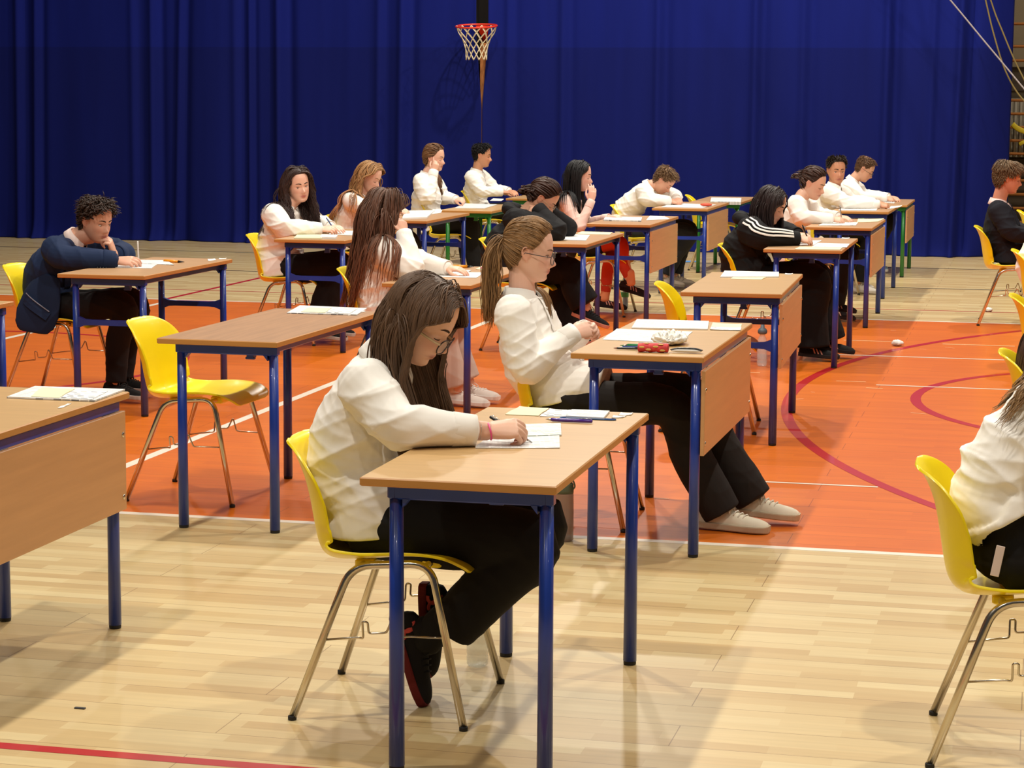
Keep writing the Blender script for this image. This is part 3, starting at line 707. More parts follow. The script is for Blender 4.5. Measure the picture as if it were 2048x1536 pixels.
def strands(roots, dirs, nrm, R, c, s, length, seg, grav, capsules, rs, off, jitter=.0, wave=0.0, wl=.09, headr=(.1005, .0795, .1185), stiff=0.0, tuck=None, tuckL=None, bias=(0, 0), capr=1.0):
    """let locks fall: over the skull, then down by their own weight, resting on shoulders, back and arms"""
    n = len(roots); p = roots.copy(); d = dirs.copy(); path = [p.copy()]
    hc = c + (R @ V3(-.006, 0, .006)) * s; hr = np.array(headr) * s
    L = np.broadcast_to(np.asarray(length, float), (n,)); ds = (L / seg)[:, None]
    ph = rs.uniform(0, 6, n)
    for k in range(seg):
        bf = min(1, max(0, (k / seg - .22) / .2)); g0 = unit(V3(bias[0] * bf, bias[1] * bf, -1))
        g = grav * min(1, (k + 1) / 4) if stiff == 0 else grav * (k / seg) ** stiff
        d = d * (1 - g) + g0 * g + rs.normal(0, jitter * min(1, (k + 1) / 7), (n, 3))
        d /= np.linalg.norm(d, axis=1)[:, None]
        q = p + d * ds
        if wave:
            w_ = np.sin(2 * PI * (k * L / seg) / wl + ph) * wave * min(1, k / 6)
            q = q + np.stack([w_, np.roll(w_, 1) * .6, 0 * w_], 1)
        loc = ((q - hc) @ R) / (hr + off[:, None]); r = np.linalg.norm(loc, axis=1)
        ins = r < 1
        if ins.any():
            loc[ins] /= r[ins][:, None]; q[ins] = (loc[ins] * (hr + off[ins][:, None])) @ R.T + hc
        if tuck is not None:                                              # hair stays behind the cheek
            hl_ = (q - c) @ R / s; tx = tuck + np.maximum(0, hl_[:, 2] - .012) * 1.1 + np.maximum(0, -.04 - hl_[:, 2]) * .38
            if tuckL is not None: tx = np.where(hl_[:, 1] > 0, tx + tuckL - tuck, tx)
            ins = (hl_[:, 2] > -.135) & (hl_[:, 2] < .085) & (hl_[:, 0] > tx)
            if ins.any(): hl_[ins, 0] = tx[ins] - .002; q[ins] = hl_[ins] * s @ R.T + c
        for (a, b, ra) in capsules:
            ab = b - a; t = np.clip(((q - a) @ ab) / (ab @ ab), 0, 1); cl = a + t[:, None] * ab; v = q - cl; r = np.linalg.norm(v, axis=1)
            rad = (ra[0] * (1 - t) + ra[1] * t) * capr + off * .6; ins = r < rad
            if ins.any(): q[ins] = cl[ins] + v[ins] / (r[ins][:, None] + 1e-9) * rad[ins][:, None]
        nd = q - p; nl = np.linalg.norm(nd, axis=1)[:, None] + 1e-9
        d = nd / nl; p = p + d * np.minimum(nl, ds * 1.25); path.append(p.copy())
    return np.stack(path, 1)                                              # n, seg+1, 3
def strand_mesh(paths, width, thick, hc, cols, taper=.25, rs=None):
    n, k, _ = paths.shape
    T = np.gradient(paths, axis=1); T /= np.linalg.norm(T, axis=2)[..., None] + 1e-9
    out = paths - hc; out /= np.linalg.norm(out, axis=2)[..., None] + 1e-9
    out[..., 2] *= .3
    A = np.cross(T, out); A /= np.linalg.norm(A, axis=2)[..., None] + 1e-9; B = np.cross(A, T)
    t = np.linspace(0, 1, k); prof = np.minimum(1, np.minimum(.45 + t * 6, taper + (1 - taper) * np.minimum(1, (1 - t) * 3.2)))
    w_ = (np.asarray(width).reshape(-1, 1) * prof)[..., None]; h_ = (np.asarray(thick).reshape(-1, 1) * prof)[..., None]
    V = np.stack([paths + A * w_, paths + B * h_, paths - A * w_, paths - B * h_ * .6], 2)   # n,k,4,3
    idx = np.arange(n * k * 4).reshape(n, k, 4)
    F = [np.stack([idx[:, :-1, j], idx[:, :-1, (j + 1) % 4], idx[:, 1:, (j + 1) % 4], idx[:, 1:, j]], -1).reshape(-1, 4) for j in range(4)]
    F.append(idx[:, -1, :].reshape(-1, 4)); F.append(idx[:, 0, ::-1].reshape(-1, 4))
    col = np.repeat(cols[:, None, :], k * 4, 1).reshape(-1, 4)
    return V.reshape(-1, 3), np.concatenate(F), col
def skin_mat(name, rgb):
    m = mat(name, rgb, 0.45, attr='Col', sss=.12, bump=(420, .05, .001), spec=.4); return m
SKIN = skin_mat('skin', (214, 164, 136))
HAIRM = mat('hair_strands', (70, 50, 36), 0.5, attr='Col', spec=.35, coat=.0)
M['lash'] = mat('lash', (34, 22, 18), .7)
M['eye_white'] = mat('eye_white', (226, 216, 208), .2)
M['iris'] = mat('iris', (48, 34, 26), .15)
M['glass'] = mat('glass', (255, 255, 255), .02, alpha=.12)
M['button'] = mat('button', (220, 214, 204), .4)
CLOTH = {}
def cloth(rgb, kind='shirt'):
    k = (rgb, kind)
    if k not in CLOTH:
        CLOTH[k] = mat(kind + '_cloth', rgb, .82, bump=(650, .12, .0015) if kind != 'shirt' else (900, .08, .001), noise=((14, 14, 14), .035), sheen=.08 if kind == 'shirt' else .0, spec=.25)
    return CLOTH[k]

def shoe(parent, ankle, toe, upv, s=1.0, upper=(30, 28, 28), sole=(60, 56, 54), stripes=None, lace=None, name='shoe', low=False, emblem=None):
    x = unit(toe); z = unit(np.asarray(upv, float) - x * (np.asarray(upv, float) @ x)); y = np.cross(z, x); R = np.stack([x, y, z], 1)
    o = V3(0, 0, -.083)
    tr = lambda P: ((np.asarray(P, float) + o) * s) @ R.T + np.asarray(ankle, float)
    m_up = cloth(upper, 'shoe'); m_so = cloth(sole, 'sole'); h = .8 if low else 1.0
    sec = [(-.079, .014, .05, .026), (-.072, .027, .068, .02), (-.05, .034, .080, .018), (-.015, .036, .088 * h, .018), (.02, .0365, .084 * h, .018), (.055, .039, .068 * h, .018), (.09, .0435, .056, .018), (.125, .0455, .049, .018), (.155, .042, .044, .018), (.176, .032, .037, .019), (.187, .016, .029, .022)]
    S = np.array(sec); t = np.linspace(0, len(S) - 1, 34); Si = np.stack([np.interp(t, np.arange(len(S)), S[:, i]) for i in range(4)], 1)
    a = np.linspace(0, 2 * PI, 20, endpoint=False); rings = []
    for (px, w_, hh, z0) in Si:
        zz = np.where(np.sin(a) >= 0, z0 + (hh - z0) * np.abs(np.sin(a)) ** .85, z0 - .010 * np.abs(np.sin(a)) ** .4)
        yy = w_ * np.sign(np.cos(a)) * np.abs(np.cos(a)) ** .75 * np.where(np.sin(a) > 0, 1 - .28 * np.sin(a), 1)
        rings.append(np.stack([np.full(20, px), yy, zz], 1))
    b = MB(); R_ = np.array(rings); b.loft(tr(R_.reshape(-1, 3)).reshape(R_.shape))
    b.tube(tr([(-.012, 0, .06), (-.014, 0, .085), (-.012, 0, .098 * h + .004)]), [(.036 * s, .042 * s), (.034 * s, .04 * s), (.033 * s, .038 * s)], 18, ref=y)
    root = b.build(name, m_up, parent)
    b = MB(); rr = []
    for z_, k in ((0, .96), (.004, 1.03), (.02, 1.06), (.024, 1.02)):
        ring = [(px + (.004 if px > .17 else -.003 if px < -.07 else 0), w_ * k + .002, z_ + (.006 * max(0, (px - .13) / .06) if z_ < .01 else 0)) for (px, w_, hh, z0) in Si] + [(px + (.004 if px > .17 else -.003 if px < -.07 else 0), -w_ * k - .002, z_) for (px, w_, hh, z0) in Si[::-1]]
        rr.append(ring)
    rr = np.array(rr); b.loft(tr(rr.reshape(-1, 3)).reshape(rr.shape), smooth=False); b.build('sole', m_so, root)
    if lace:
        b = MB()
        for i in range(5):
            px = .028 + i * .017; zt = np.interp(px, Si[:, 0], Si[:, 2]) + .002
            b.tube(tr([(px, -.024, zt - .012), (px + .004, -.01, zt), (px + .008, .01, zt), (px + .01, .024, zt - .012)]), .0028 * s, 6)
        for sg in (1, -1): b.tube(tr(bez([(.02, 0, .092 * h), (.03, sg * .022, .097 * h), (.045, sg * .03, .083 * h), (.05, sg * .04, .066 * h)], 5)), .0022 * s, 6)
        b.build('laces', cloth(lace, 'lace'), root)
    if emblem:
        for cx_, a0, a1, rr_ in ((-.045, -1.9, 1.9, .017), (-.018, 1.1, 5.2, .015)):
            b = MB(); P = []
            for t_ in np.linspace(a0, a1, 16):
                qx = cx_ + rr_ * math.cos(t_); qz = .047 + rr_ * 1.1 * math.sin(t_); w_ = np.interp(qx, Si[:, 0], Si[:, 1]); hh = np.interp(qx, Si[:, 0], Si[:, 2]); an = math.asin(np.clip((qz - .018) / (hh - .018), 0, 1))
                P.append((qx, -(w_ * math.cos(an) ** .75 * (1 - .28 * math.sin(an)) + .002), qz))
            b.tube(tr(P), (.0055 * s, .0016 * s), 8, ref=z); b.build('emblem', cloth(emblem, 'emblem'), root)
    if stripes:
        b = MB()
        for sg in (1, -1):
            for i in range(3):
                px = .022 + i * .024
                P = []
                for t_ in np.linspace(0, 1, 5):
                    qx = px - .022 * t_ + .012; w_ = np.interp(qx, Si[:, 0], Si[:, 1]); hh = np.interp(qx, Si[:, 0], Si[:, 2])
                    an = .15 + t_ * .95
                    P.append((qx, sg * (w_ * math.cos(an) ** .75 * (1 - .28 * math.sin(an)) + .0022), .018 + (hh - .018) * math.sin(an) ** .85))
                V = []
                for p_ in P: V += [(p_[0] - .005, p_[1], p_[2]), (p_[0] + .005, p_[1], p_[2])]
                b.add(tr(V), [(2 * k, 2 * k + 1, 2 * k + 3, 2 * k + 2) for k in range(4)])
        b.build('side_stripes', cloth(stripes, 'stripe'), root)
    return root

def ribbon(sw, ts, angs, width, off, mb, mi=0):
    """flat strip lying on a sweep's surface, following (t, ang) pairs"""
    ts = np.asarray(ts, float); angs = np.asarray(angs, float)
    P = np.array([sw.surf(t, a, off) for t, a in zip(ts, angs)]); Nn = P - np.array([sw.surf(t, a, off - .03) for t, a in zip(ts, angs)])
    T = np.gradient(P, axis=0); A = np.cross(T, Nn); A /= np.linalg.norm(A, axis=1)[:, None]; Nn /= np.linalg.norm(Nn, axis=1)[:, None]
    w_ = np.broadcast_to(np.asarray(width, float), (len(P),))[:, None] / 2
    mb.loft(np.stack([P + A * w_, P + Nn * .0012, P - A * w_, P - Nn * .004], 1), mi, True, False)

def person(label, at, sp):
    """at: chair position on the floor; sp: joints in metres from there (x ahead, y to the sitter's left, z up)"""
    rs = np.random.RandomState(sp.get('seed', 1)); vox = sp.get('vox', .0055); hs = sp.get('hs', 1.0); male = sp.get('male', False)
    root = thing('person', label, 'person', (at[0], at[1], 0), 0, None)
    P, Ch, N, H = (V3(*sp[k]) for k in ('P', 'C', 'N', 'H'))
    R = rotm(*sp['face']); tw = math.radians(sp.get('twist', 0)); lat = V3(-math.sin(tw), math.cos(tw), 0); tdir = unit(N - Ch); fwd = np.cross(lat, tdir)
    sw_ = sp.get('sw', .185 if male else .165); g = sp.get('girth', 1.0); wide = sp.get('wide', 1.0)
    S = {}
    for k, sg in (('R', -1), ('L', 1)):
        S[k] = N + lat * sg * sw_ - tdir * .055 + V3(*sp.get('sh' + k, (0, 0, 0)))
    Hip = {'R': P + V3(0, -.088, 0), 'L': P + V3(0, .088, 0)}
    E = {k: V3(*sp['e' + k]) for k in 'RL'}; W = {k: V3(*sp['w' + k]) for k in 'RL'}
    K = {k: V3(*sp['k' + k]) for k in 'RL'}; A = {k: V3(*sp['a' + k]) for k in 'RL'}
    mid = (P + Ch) / 2 - fwd * sp.get('hunch', .02)
    shp = [P - V3(0, 0, .03), P, mid, Ch, N - tdir * .05, N]
    # ---- body: one continuous skin
    mb = MB(); B0 = .86 * g
    Sweep(shp, [(.13 * B0, .10 * B0), (.15 * B0, .11 * B0), (.12 * B0, .09 * B0), (.14 * B0, .10 * B0), (.12 * B0, .07), (.05, .05)], lat).add(mb, 18)
    nk = Sweep([N - tdir * .04, N + (H - N) * .15, H + R @ V3(-.026, 0, -.085) * hs, H + R @ V3(-.022, 0, -.03) * hs], [(.060, .056), (.054, .054), (.053 if male else .048, .054 if male else .049), (.05, .05)], lat); nk.add(mb, 20)
    head_shell(mb, R, H, hs, wide=wide, nseg=96 if vox < .005 else 64, nlev=90 if vox < .005 else 60)
    fingers = {}
    for k, sg in (('R', -1), ('L', 1)):
        Sweep([N - tdir * .045, S[k] * .6 + (N - tdir * .05) * .4, S[k], (S[k] + E[k]) / 2, E[k]], [.045, .046, .046, .040, .034], fwd).add(mb, 14)
        Sweep([E[k], E[k] * .6 + W[k] * .4, W[k]], [(.036, .036), (.036, .034), (.026, .019)], sp['h' + k].get('ax', (0, 0, 1))).add(mb, 14)
        hsp = dict(sp['h' + k]); hsp.pop('ax', None); hd = hsp.pop('hd', None); hd = unit(W[k] - E[k]) if hd is None else hd
        pn = hsp.pop('pn'); fingers[k] = hand(mb, W[k], hd, pn, 1 if k == 'L' else -1, hsp.pop('s', .93 if not male else 1.03), **hsp)
        Sweep([Hip[k], (Hip[k] + K[k]) / 2, K[k], (K[k] * .6 + A[k] * .4), A[k]], [.07 * g, .062 * g, .048, .046, .034], (0, 1, 0)).add(mb, 14)
        mb.ball(A[k], .036)
    V, Nn, Q = fuse(mb, vox, 3 if vox < .004 else 2)
    skin = np.array(lin(*sp.get('skin', (216, 166, 138)))); col = np.tile(skin, (len(V), 1))
    loc = ((V - H) @ R) / hs; y, z = np.abs(loc[:, 1]), loc[:, 2]; fr = loc[:, 0] > .045
    def paint(mask, rgb, f): col[:] = col * (1 - (mask * f)[:, None]) + np.array(lin(*rgb)) * (mask * f)[:, None]
    z = np.where((z < -.05) & fr, z - sp.get('smile', 0) * y * y, z)
    gz = lambda cy, cz, sy, sz: np.exp(-((y - cy) / sy) ** 2 / 2 - ((z - cz) / sz) ** 2 / 2) * fr
    paint(gz(.042, -.036, .018, .014), (206, 128, 106), .35); paint(gz(0, -.042, .012, .012), (208, 138, 116), .3)
    lip = sp.get('lips', (176, 96, 88)); paint(np.clip(1.6 * gz(0, -.0665, .0145, .0034), 0, 1) + 0, lip, .8); paint(np.clip(1.5 * gz(0, -.0745, .012, .0036), 0, 1), lip, .75); paint(gz(0, -.0702, .019, .0011), (96, 44, 40), .75)
    ear = (np.abs(loc[:, 1]) > .072) & (np.abs(loc[:, 0] + .01) < .03) & (np.abs(z + .005) < .04)
    paint(ear * 1.0, (214, 140, 116), .4)
    for (c_, ar) in [(V3(*q[0]), q[1]) for q in sp.get('skinpatch', [])]: paint(np.exp(-(np.linalg.norm(V - c_, axis=1) / ar) ** 2), (196, 128, 108), .4)
    for k in 'RL':
        for ft in fingers[k][0]: paint(np.exp(-(np.linalg.norm(V - ft, axis=1) / .014) ** 2), (222, 150, 132), .4)
    link('body', fast_mesh('body', V, Q, SKIN, True, col), root)
    # ---- face parts
    fx = lambda yy, zz: float(head_face_x(yy, zz, wide))
    hl = lambda p: (np.asarray(p, float) * hs) @ R.T + H
    br = sp.get('brow', (60, 42, 32)); eyes = sp.get('eyes', 'down')
    for sg in (1, -1):
        b = MB(); ys = np.linspace(.011, .047, 9); zz = .0165 + .006 * np.sin((ys - .011) / .036 * 2.2) - .003 * ((ys - .011) / .036) ** 3
        b.tube(hl([(fx(sg * a_, c_) + .0008, sg * a_, c_) for a_, c_ in zip(ys, zz)]), np.array([(.0012, .0026), (.0014, .0034), (.0014, .0036), (.0014, .0036), (.0013, .0033), (.0012, .003), (.0011, .0025), (.001, .0018), (.0008, .001)]) * hs, 6, ref=R[:, 0])
        b.build('eyebrow', cloth(br, 'brow'), root)
        if eyes == 'open':
            b = MB(); cz = -.0085; cy = .031 * sg; X0 = fx(cy, cz)
            b.ball(hl((X0 - .0105, cy, cz)), np.array([.0125, .0125, .0052]) * hs, 0, 14, 10, rot=R)
            gy, gz_ = sp.get('gaze', (0, 0)); b.ball(hl((X0 - .0005, cy + gy, cz + gz_)), np.array([.0028, .0046, .0046]) * hs, 1, 10, 8, rot=R)
            b.build('eye', [M['eye_white'], M['iris']], root)
        b = MB(); yy = np.linspace(.0185, .0445, 8); zc = (-.0125 if eyes == 'down' else -.0035); bow = (-.0022 if eyes == 'down' else .0022)
        zz = zc + bow * np.sin((yy - .0185) / .026 * PI)
        b.tube(hl([(fx(sg * a_, c_) + .0012, sg * a_, c_) for a_, c_ in zip(yy, zz)]), np.array([.0006, .001, .0013, .0014, .0014, .0014, .0012, .0008]) * hs, 6)
        b.build('eyelashes', M['lash'], root)
    # ---- garments
    top = sp['top']; tc = cloth(top['rgb'], top.get('kind', 'shirt')); lo = top.get('loose', 1.0); mt = MB()
    hem = V3(*top['hem']) if 'hem' in top else P + V3(.03, 0, -.055)
    TR = [(.168 * lo, .132 * lo), (.172 * lo, .135 * lo), (.150 * lo, .122 * lo), (.160 * lo, .124 * lo), (.135, .088), (.066, .062)]
    if male: TR = [(.160 * lo, .125 * lo), (.165 * lo, .128 * lo), (.152 * lo, .118 * lo), (.172 * lo, .125 * lo), (.148, .090), (.070, .066)]
    TR = [(a_ * g * (1.05 if i_ == 0 else 1), b_ * g * (1.05 if i_ == 0 else 1)) for i_, (a_, b_) in enumerate(TR)]
    T = Sweep([hem, P + V3(-.005, 0, .05) if hem[2] < P[2] else hem * .5 + mid * .5, mid, Ch, N - tdir * .055, N - tdir * .008], TR, lat); T.add(mt, 28, 0, .03, .12)
    if top.get('lap'):
        Sweep([hem + V3(-.02, 0, .03), hem + V3(top['lap'] * .5, 0, .055), hem + V3(top['lap'], 0, .05)], [(.158 * g, .10), (.172 * g, .108), (.166 * g, .10)], lat).add(mt, 24, 0, .2, .15)
    SL = {}
    for k in 'RL':
        cuff = W[k] - unit(W[k] - E[k]) * sp.get('cuff' + k, .012)
        r0 = top.get('sleeve', (.072, .066, .058, .052, .042))
        Sweep([N - tdir * .05 + (S[k] - N) * .2, N * .35 + S[k] * .65 - tdir * .012, S[k]], [.055, .062, r0[0]], fwd).add(mt, 18)
        SL[k] = Sweep([S[k], S[k] * .5 + E[k] * .5, E[k], E[k] * .5 + cuff * .5, cuff], list(r0), fwd, 8); SL[k].add(mt, 20)
    V, Nn, Q = fuse(mt, max(vox * 1.25, .005), 6)
    sd = sp.get('seed', 1); ax1 = unit(P - N)
    wt = np.full(len(V), .35)
    for k in 'RL': wt += .75 * np.exp(-(np.linalg.norm(V - E[k], axis=1) / .11) ** 2) + .4 * np.exp(-(np.linalg.norm(V - (S[k] - tdir * .06), axis=1) / .09) ** 2)
    wt += .75 * np.exp(-(np.linalg.norm(V - mid, axis=1) / .2) ** 2) + .5 * np.exp(-(np.linalg.norm(V - P, axis=1) / .2) ** 2)
    nearhand = np.min([np.linalg.norm(V - W[k], axis=1) for k in 'RL'], 0); wt *= np.clip(nearhand / .08, .25, 1); wt *= np.clip(np.linalg.norm(V - N, axis=1) / .10, .2, 1); wt *= np.clip((V[:, 2] - (hem[2] - .01)) / .14, .12, 1)
    amp = top.get('fold', .0065)
    V = V + Nn * (amp * wt * creases(V, sd, [ax1, ax1 + fwd * .5, ax1 - fwd * .6, lat * .6 + ax1], 7))[:, None]
    topo = link(top.get('name', 'shirt'), fast_mesh('top', V, Q, tc), root)
    for k in 'RL':                                                       # cuff bands
        b = MB(); d_ = unit(W[k] - E[k]); cw = W[k] - d_ * sp.get('cuff' + k, .012); r_ = top.get('sleeve', (.072, .066, .058, .052, .042))[4]
        a_ = np.linspace(0, 2 * PI, 20, endpoint=False); u_ = unit(np.cross(d_, (.1, .3, 1))); v_ = np.cross(d_, u_)
        rings = [cw + d_ * q + np.outer(np.cos(a_) * rr_, u_) + np.outer(np.sin(a_) * rr_, v_) for q, rr_ in ((-.045, r_ * 1.05), (-.04, r_ * 1.1), (.0, r_ * 1.02), (.022, r_ * .98), (.023, r_ * .9), (-.0, r_ * .82))]
        b.loft(rings); b.build('cuff', cloth(top.get('cuff', top['rgb']), top.get('kind', 'shirt')), topo)
    if top.get('collar', True):
        cr = top.get('collar_rgb', top['rgb']); b = MB(); nd = unit(nk.P[len(nk.P) // 3] - N + tdir * .03); c0 = N - tdir * .008
        u_ = unit(fwd - nd * (fwd @ nd)); v_ = np.cross(nd, u_); rings = []
        for an in np.linspace(.30, 2 * PI - .30, 40):
            d_ = u_ * math.cos(an) + v_ * math.sin(an); f_ = max(0, math.cos(an)) ** 2; r0 = .062 - .004 * f_
            dn = nd * 1
            hh_ = top.get('collar_h', 1.0); rings.append([c0 + d_ * r0 + nd * (-.008), c0 + d_ * (r0 - .004) + nd * (.036 - .014 * f_) * hh_, c0 + d_ * (r0 + .004) + nd * (.039 - .014 * f_) * hh_, c0 + d_ * (r0 + .017 + .022 * f_) + nd * (-.008 - .036 * f_), c0 + d_ * (r0 + .013 + .022 * f_) + nd * (-.013 - .036 * f_), c0 + d_ * (r0 + .005) + nd * .022 * hh_])
        b.loft(rings); b.build('collar', cloth(cr, 'shirt'), topo)
    if top.get('placket'):
        b = MB(); ts = np.linspace(.16, .93, 24); ribbon(T, ts, np.full(24, -PI / 2), .03, .004, b); b.build('placket', tc, topo)
        for t_ in np.linspace(.2, .9, 7):
            b = MB(); c_ = T.surf(t_, -PI / 2, .007); b.ball(c_, .0055, n=10, m=6); b.build('button', M['button'], topo)
    # ---- trousers / tights
    bt = sp['bottom']; bc = cloth(bt['rgb'], bt.get('kind', 'trouser')); mt = MB(); Sweep([P, P + V3(-.005, 0, .06), P * .6 + mid * .4 + V3(0, 0, bt.get('waist', 0))], [(.15 * g, .112 * g), (.146 * g, .108 * g), (.135 * g, .098 * g)], lat).add(mt, 20, 0, .3, .2); lr = list(bt.get('leg', (.096, .086, .074, .066, .058))); lr[0] -= .012; LG = {}
    mt.ball(P + V3(-.01, 0, .0), (.112 * g, .150 * g, .090), n=18, m=12)
    for k in 'RL':
        an = A[k] + unit(K[k] - A[k]) * bt.get('up', .02) + V3(*bt.get('end', (0, 0, 0))); sh_ = (K[k] * .5 + an * .5) + V3(*bt.get('sag', (-.012, 0, 0)))
        LG[k] = Sweep([Hip[k] + V3(0, .006 if k == 'R' else -.006, 0) - (K[k] - Hip[k]) * .03, Hip[k] * .5 + K[k] * .5, K[k] + V3(0, 0, .004), sh_, an], [(r_ * (g if i < 2 else 1), r_ * (g if i < 2 else 1)) for i, r_ in enumerate(lr)], (0, 1, 0), 8); LG[k].add(mt, 22, 0, .5, .12)
    V, Nn, Q = fuse(mt, max(vox * 1.35, .006), 5)
    wt = .35 + sum(.7 * np.exp(-(np.linalg.norm(V - K[k], axis=1) / .12) ** 2) + .6 * np.exp(-(np.linalg.norm(V - Hip[k] - V3(.06, 0, .03), axis=1) / .1) ** 2) + .5 * np.exp(-(np.linalg.norm(V - A[k], axis=1) / .1) ** 2) for k in 'RL')
    V = V + Nn * (bt.get('fold', .005) * wt * creases(V, sd + 50, [(.3, 0, 1), (1, 0, .3), (.7, .3, .7)], 6))[:, None]
    legs = link(bt.get('name', 'trousers'), fast_mesh('bottom', V, Q, bc), root)
    if bt.get('sock'):
        for k in 'RL':
            b = MB(); Sweep([A[k] + unit(K[k] - A[k]) * .10, A[k] + unit(K[k] - A[k]) * .04, A[k] - V3(0, 0, .02)], [.046, .045, .043], (0, 1, 0)).add(b, 16); b.build('sock', cloth(bt['sock'], 'sock'), root)
    if 'shoes' in sp:
        for k in 'RL':
            if sp.get('toe' + k) is not None:
                shoe(root, A[k], sp['toe' + k], sp.get('sup' + k, (0, 0, 1)), **sp['shoes'])
    # ---- hair
    hp = sp['hair']; hc_ = np.array(lin(*hp['rgb'])); tip = np.array(lin(*hp.get('tip', hp['rgb']))); n = int(hp.get('n', 420) * (2.0 if hp['style'] == 'short' else 1))
    mb = MB(); th = hp.get('th', .010); style = hp['style']
    hln = hp.get('line', hairline)
    hair_cap(mb, R, H, hs, th, wide, hln)
    me = mb.mesh('hair', HAIRM); at_ = me.color_attributes.new('Col', 'FLOAT_COLOR', 'POINT'); at_.data.foreach_set('color', np.tile(hc_ * V3(.8, .8, .8, 1 / .8) if False else np.append(hc_[:3] * .75, 1), (len(me.vertices), 1)).astype(np.float32).ravel())
    Lv = [np.concatenate(mb.v)]; Lq = [np.array([f if len(f) == 4 else (f[0], f[1], f[2], f[2]) for f in mb.f if len(f) == 4])]; Lc = [np.tile(np.append(hc_[:3] * .8, 1), (mb.n, 1))]; nb = [mb.n]
    bpy.data.meshes.remove(me)
    az = rs.uniform(-PI, PI, n * 2); zr = rs.uniform(-.08, .121, n * 2); ok = zr > hln(az) + .002; az, zr = az[ok][:n], zr[ok][:n]
    loc = scalp_pt(az, zr, wide); nl = loc - V3(-.005, 0, 0); nl[:, 2] *= .8; nl /= np.linalg.norm(nl, axis=1)[:, None]
    caps = []
    for k in 'RL': caps += [(S[k], E[k], (.078, .066)), (N - tdir * .03, S[k], (.062, .078)), (E[k], W[k], (.06, .05))]
    caps += [(P, Ch, (.14 * g, .128 * g)), (Ch + lat * .05, N - tdir * .06, (.12, .09)), (Ch - lat * .05, N - tdir * .06, (.12, .09)), (N - tdir * .02, H + R @ V3(-.03, 0, -.06), (.06, .052))]
    caps = [(np.asarray(a_, float), np.asarray(b_, float), r_) for a_, b_, r_ in caps]
    def trim(paths):                                                      # locks end where they would sink into the clothes
        ins = np.zeros(paths.shape[:2], bool)
        for (a_, b_, r_) in caps:
            ab = b_ - a_; t_ = np.clip(((paths - a_) @ ab) / (ab @ ab), 0, 1); ins |= np.linalg.norm(paths - a_ - t_[..., None] * ab, axis=2) < (r_[0] * (1 - t_) + r_[1] * t_) * .93
        ins[:, :3] = False; k0 = np.where(ins.any(1), ins.argmax(1), paths.shape[1] - 1)
        idx = np.minimum(np.arange(paths.shape[1])[None, :], k0[:, None])
        return np.take_along_axis(paths, idx[..., None], 1)
    cols = np.append(hc_[:3], 1)[None, :] * np.concatenate([rs.uniform(*hp.get('var', (.65, 1.4)), (len(az), 1)) * np.ones((1, 3)), np.ones((len(az), 1))], 1)
    def emit(paths, wd, tk, cl, taper=.25):
        if not len(paths): return
        V_, Q_, c_ = strand_mesh(paths, wd, tk, H, cl, taper)
        if 'tip' in hp:
            k_ = paths.shape[1]; t_ = np.tile(np.repeat(np.linspace(0, 1, k_), 4), len(paths))[:, None]; m_ = np.clip((t_ - .35) / .6, 0, 1)
            c_ = c_ * (1 - m_) + m_ * c_ / np.append(hc_[:3], 1) * np.append(tip[:3], 1)
        Lv.append(V_); Lq.append(Q_ + nb[0]); Lc.append(c_); nb[0] += len(V_)
    off = rs.uniform(.0, .007, len(az)) * hp.get('vol', 1.0) + th * .5
    root_p = (loc + nl * th * .55) * hs @ R.T + H
    if style in ('long', 'half'):
        sgn = np.where(np.abs(loc[:, 1] - hp.get('part', 0)) < .006, rs.choice([-1, 1], len(az)), np.sign(loc[:, 1] - hp.get('part', 0)))
        dl = np.stack([-.45 + .0 * sgn, sgn * 1.0, -.25 + 0 * sgn], 1)
        back = np.abs(az) > 2.0; dl[back] = np.stack([-.7 + 0 * sgn[back], sgn[back] * hp.get('backlat', .35), -.8 + 0 * sgn[back]], 1)
        dl = dl - nl * np.sum(dl * nl, 1)[:, None]; dl /= np.linalg.norm(dl, axis=1)[:, None]
        dw = dl @ R.T
        tuck = hp.get('tuck', .045)
        seg = hp.get('seg', 26); Ls = hp.get('len', .5) * rs.uniform(.86, 1.06, len(az)) - (zr < 0) * .06
        # the face stays clear: a wedge in front of the tuck line pushes locks back
        fcaps = [c_ for i_, c_ in enumerate(caps) if not (hp.get('nosh') and i_ in (1, 4))]
        paths = strands(root_p, dw, nl, R, H, hs, Ls, seg, hp.get('grav', .30), fcaps, rs, off, hp.get('jit', .03), hp.get('wave', 0), hp.get('wl', .11), tuck=tuck, tuckL=hp.get('tuckL'), bias=hp.get('bias', (0, 0)), capr=hp.get('capr', 1.06))
        if hp.get('nosh'):
            kp = (paths[:, -1, 0] > hp['nosh']) & (paths[:, -1, 2] < N[2] - .03); paths, cols, az = paths[kp], cols[kp], az[kp]
        else: paths = trim(paths)
        emit(paths, rs.uniform(.0045, .0085, len(az)) * hp.get('wd', 1), rs.uniform(.0016, .003, len(az)), cols)
    elif style == 'pony':
        tie = V3(*hp['tie']); tl = tie * hs @ R.T + H
        k_ = 13; tt = np.linspace(0, 1, k_); u0 = loc / np.array([.105, .083, .122]); u0n = np.linalg.norm(u0, axis=1)[:, None]; u1 = tie / np.array([.105, .083, .122]); r1 = np.linalg.norm(u1); u1 = u1 / r1; u0 = u0 / u0n
        om = np.arccos(np.clip(u0 @ u1, -1, 1))[:, None, None]; so = np.sin(om) + 1e-6
        sl = (np.sin((1 - tt)[None, :, None] * om) * u0[:, None, :] + np.sin(tt[None, :, None] * om) * u1[None, None, :]) / so
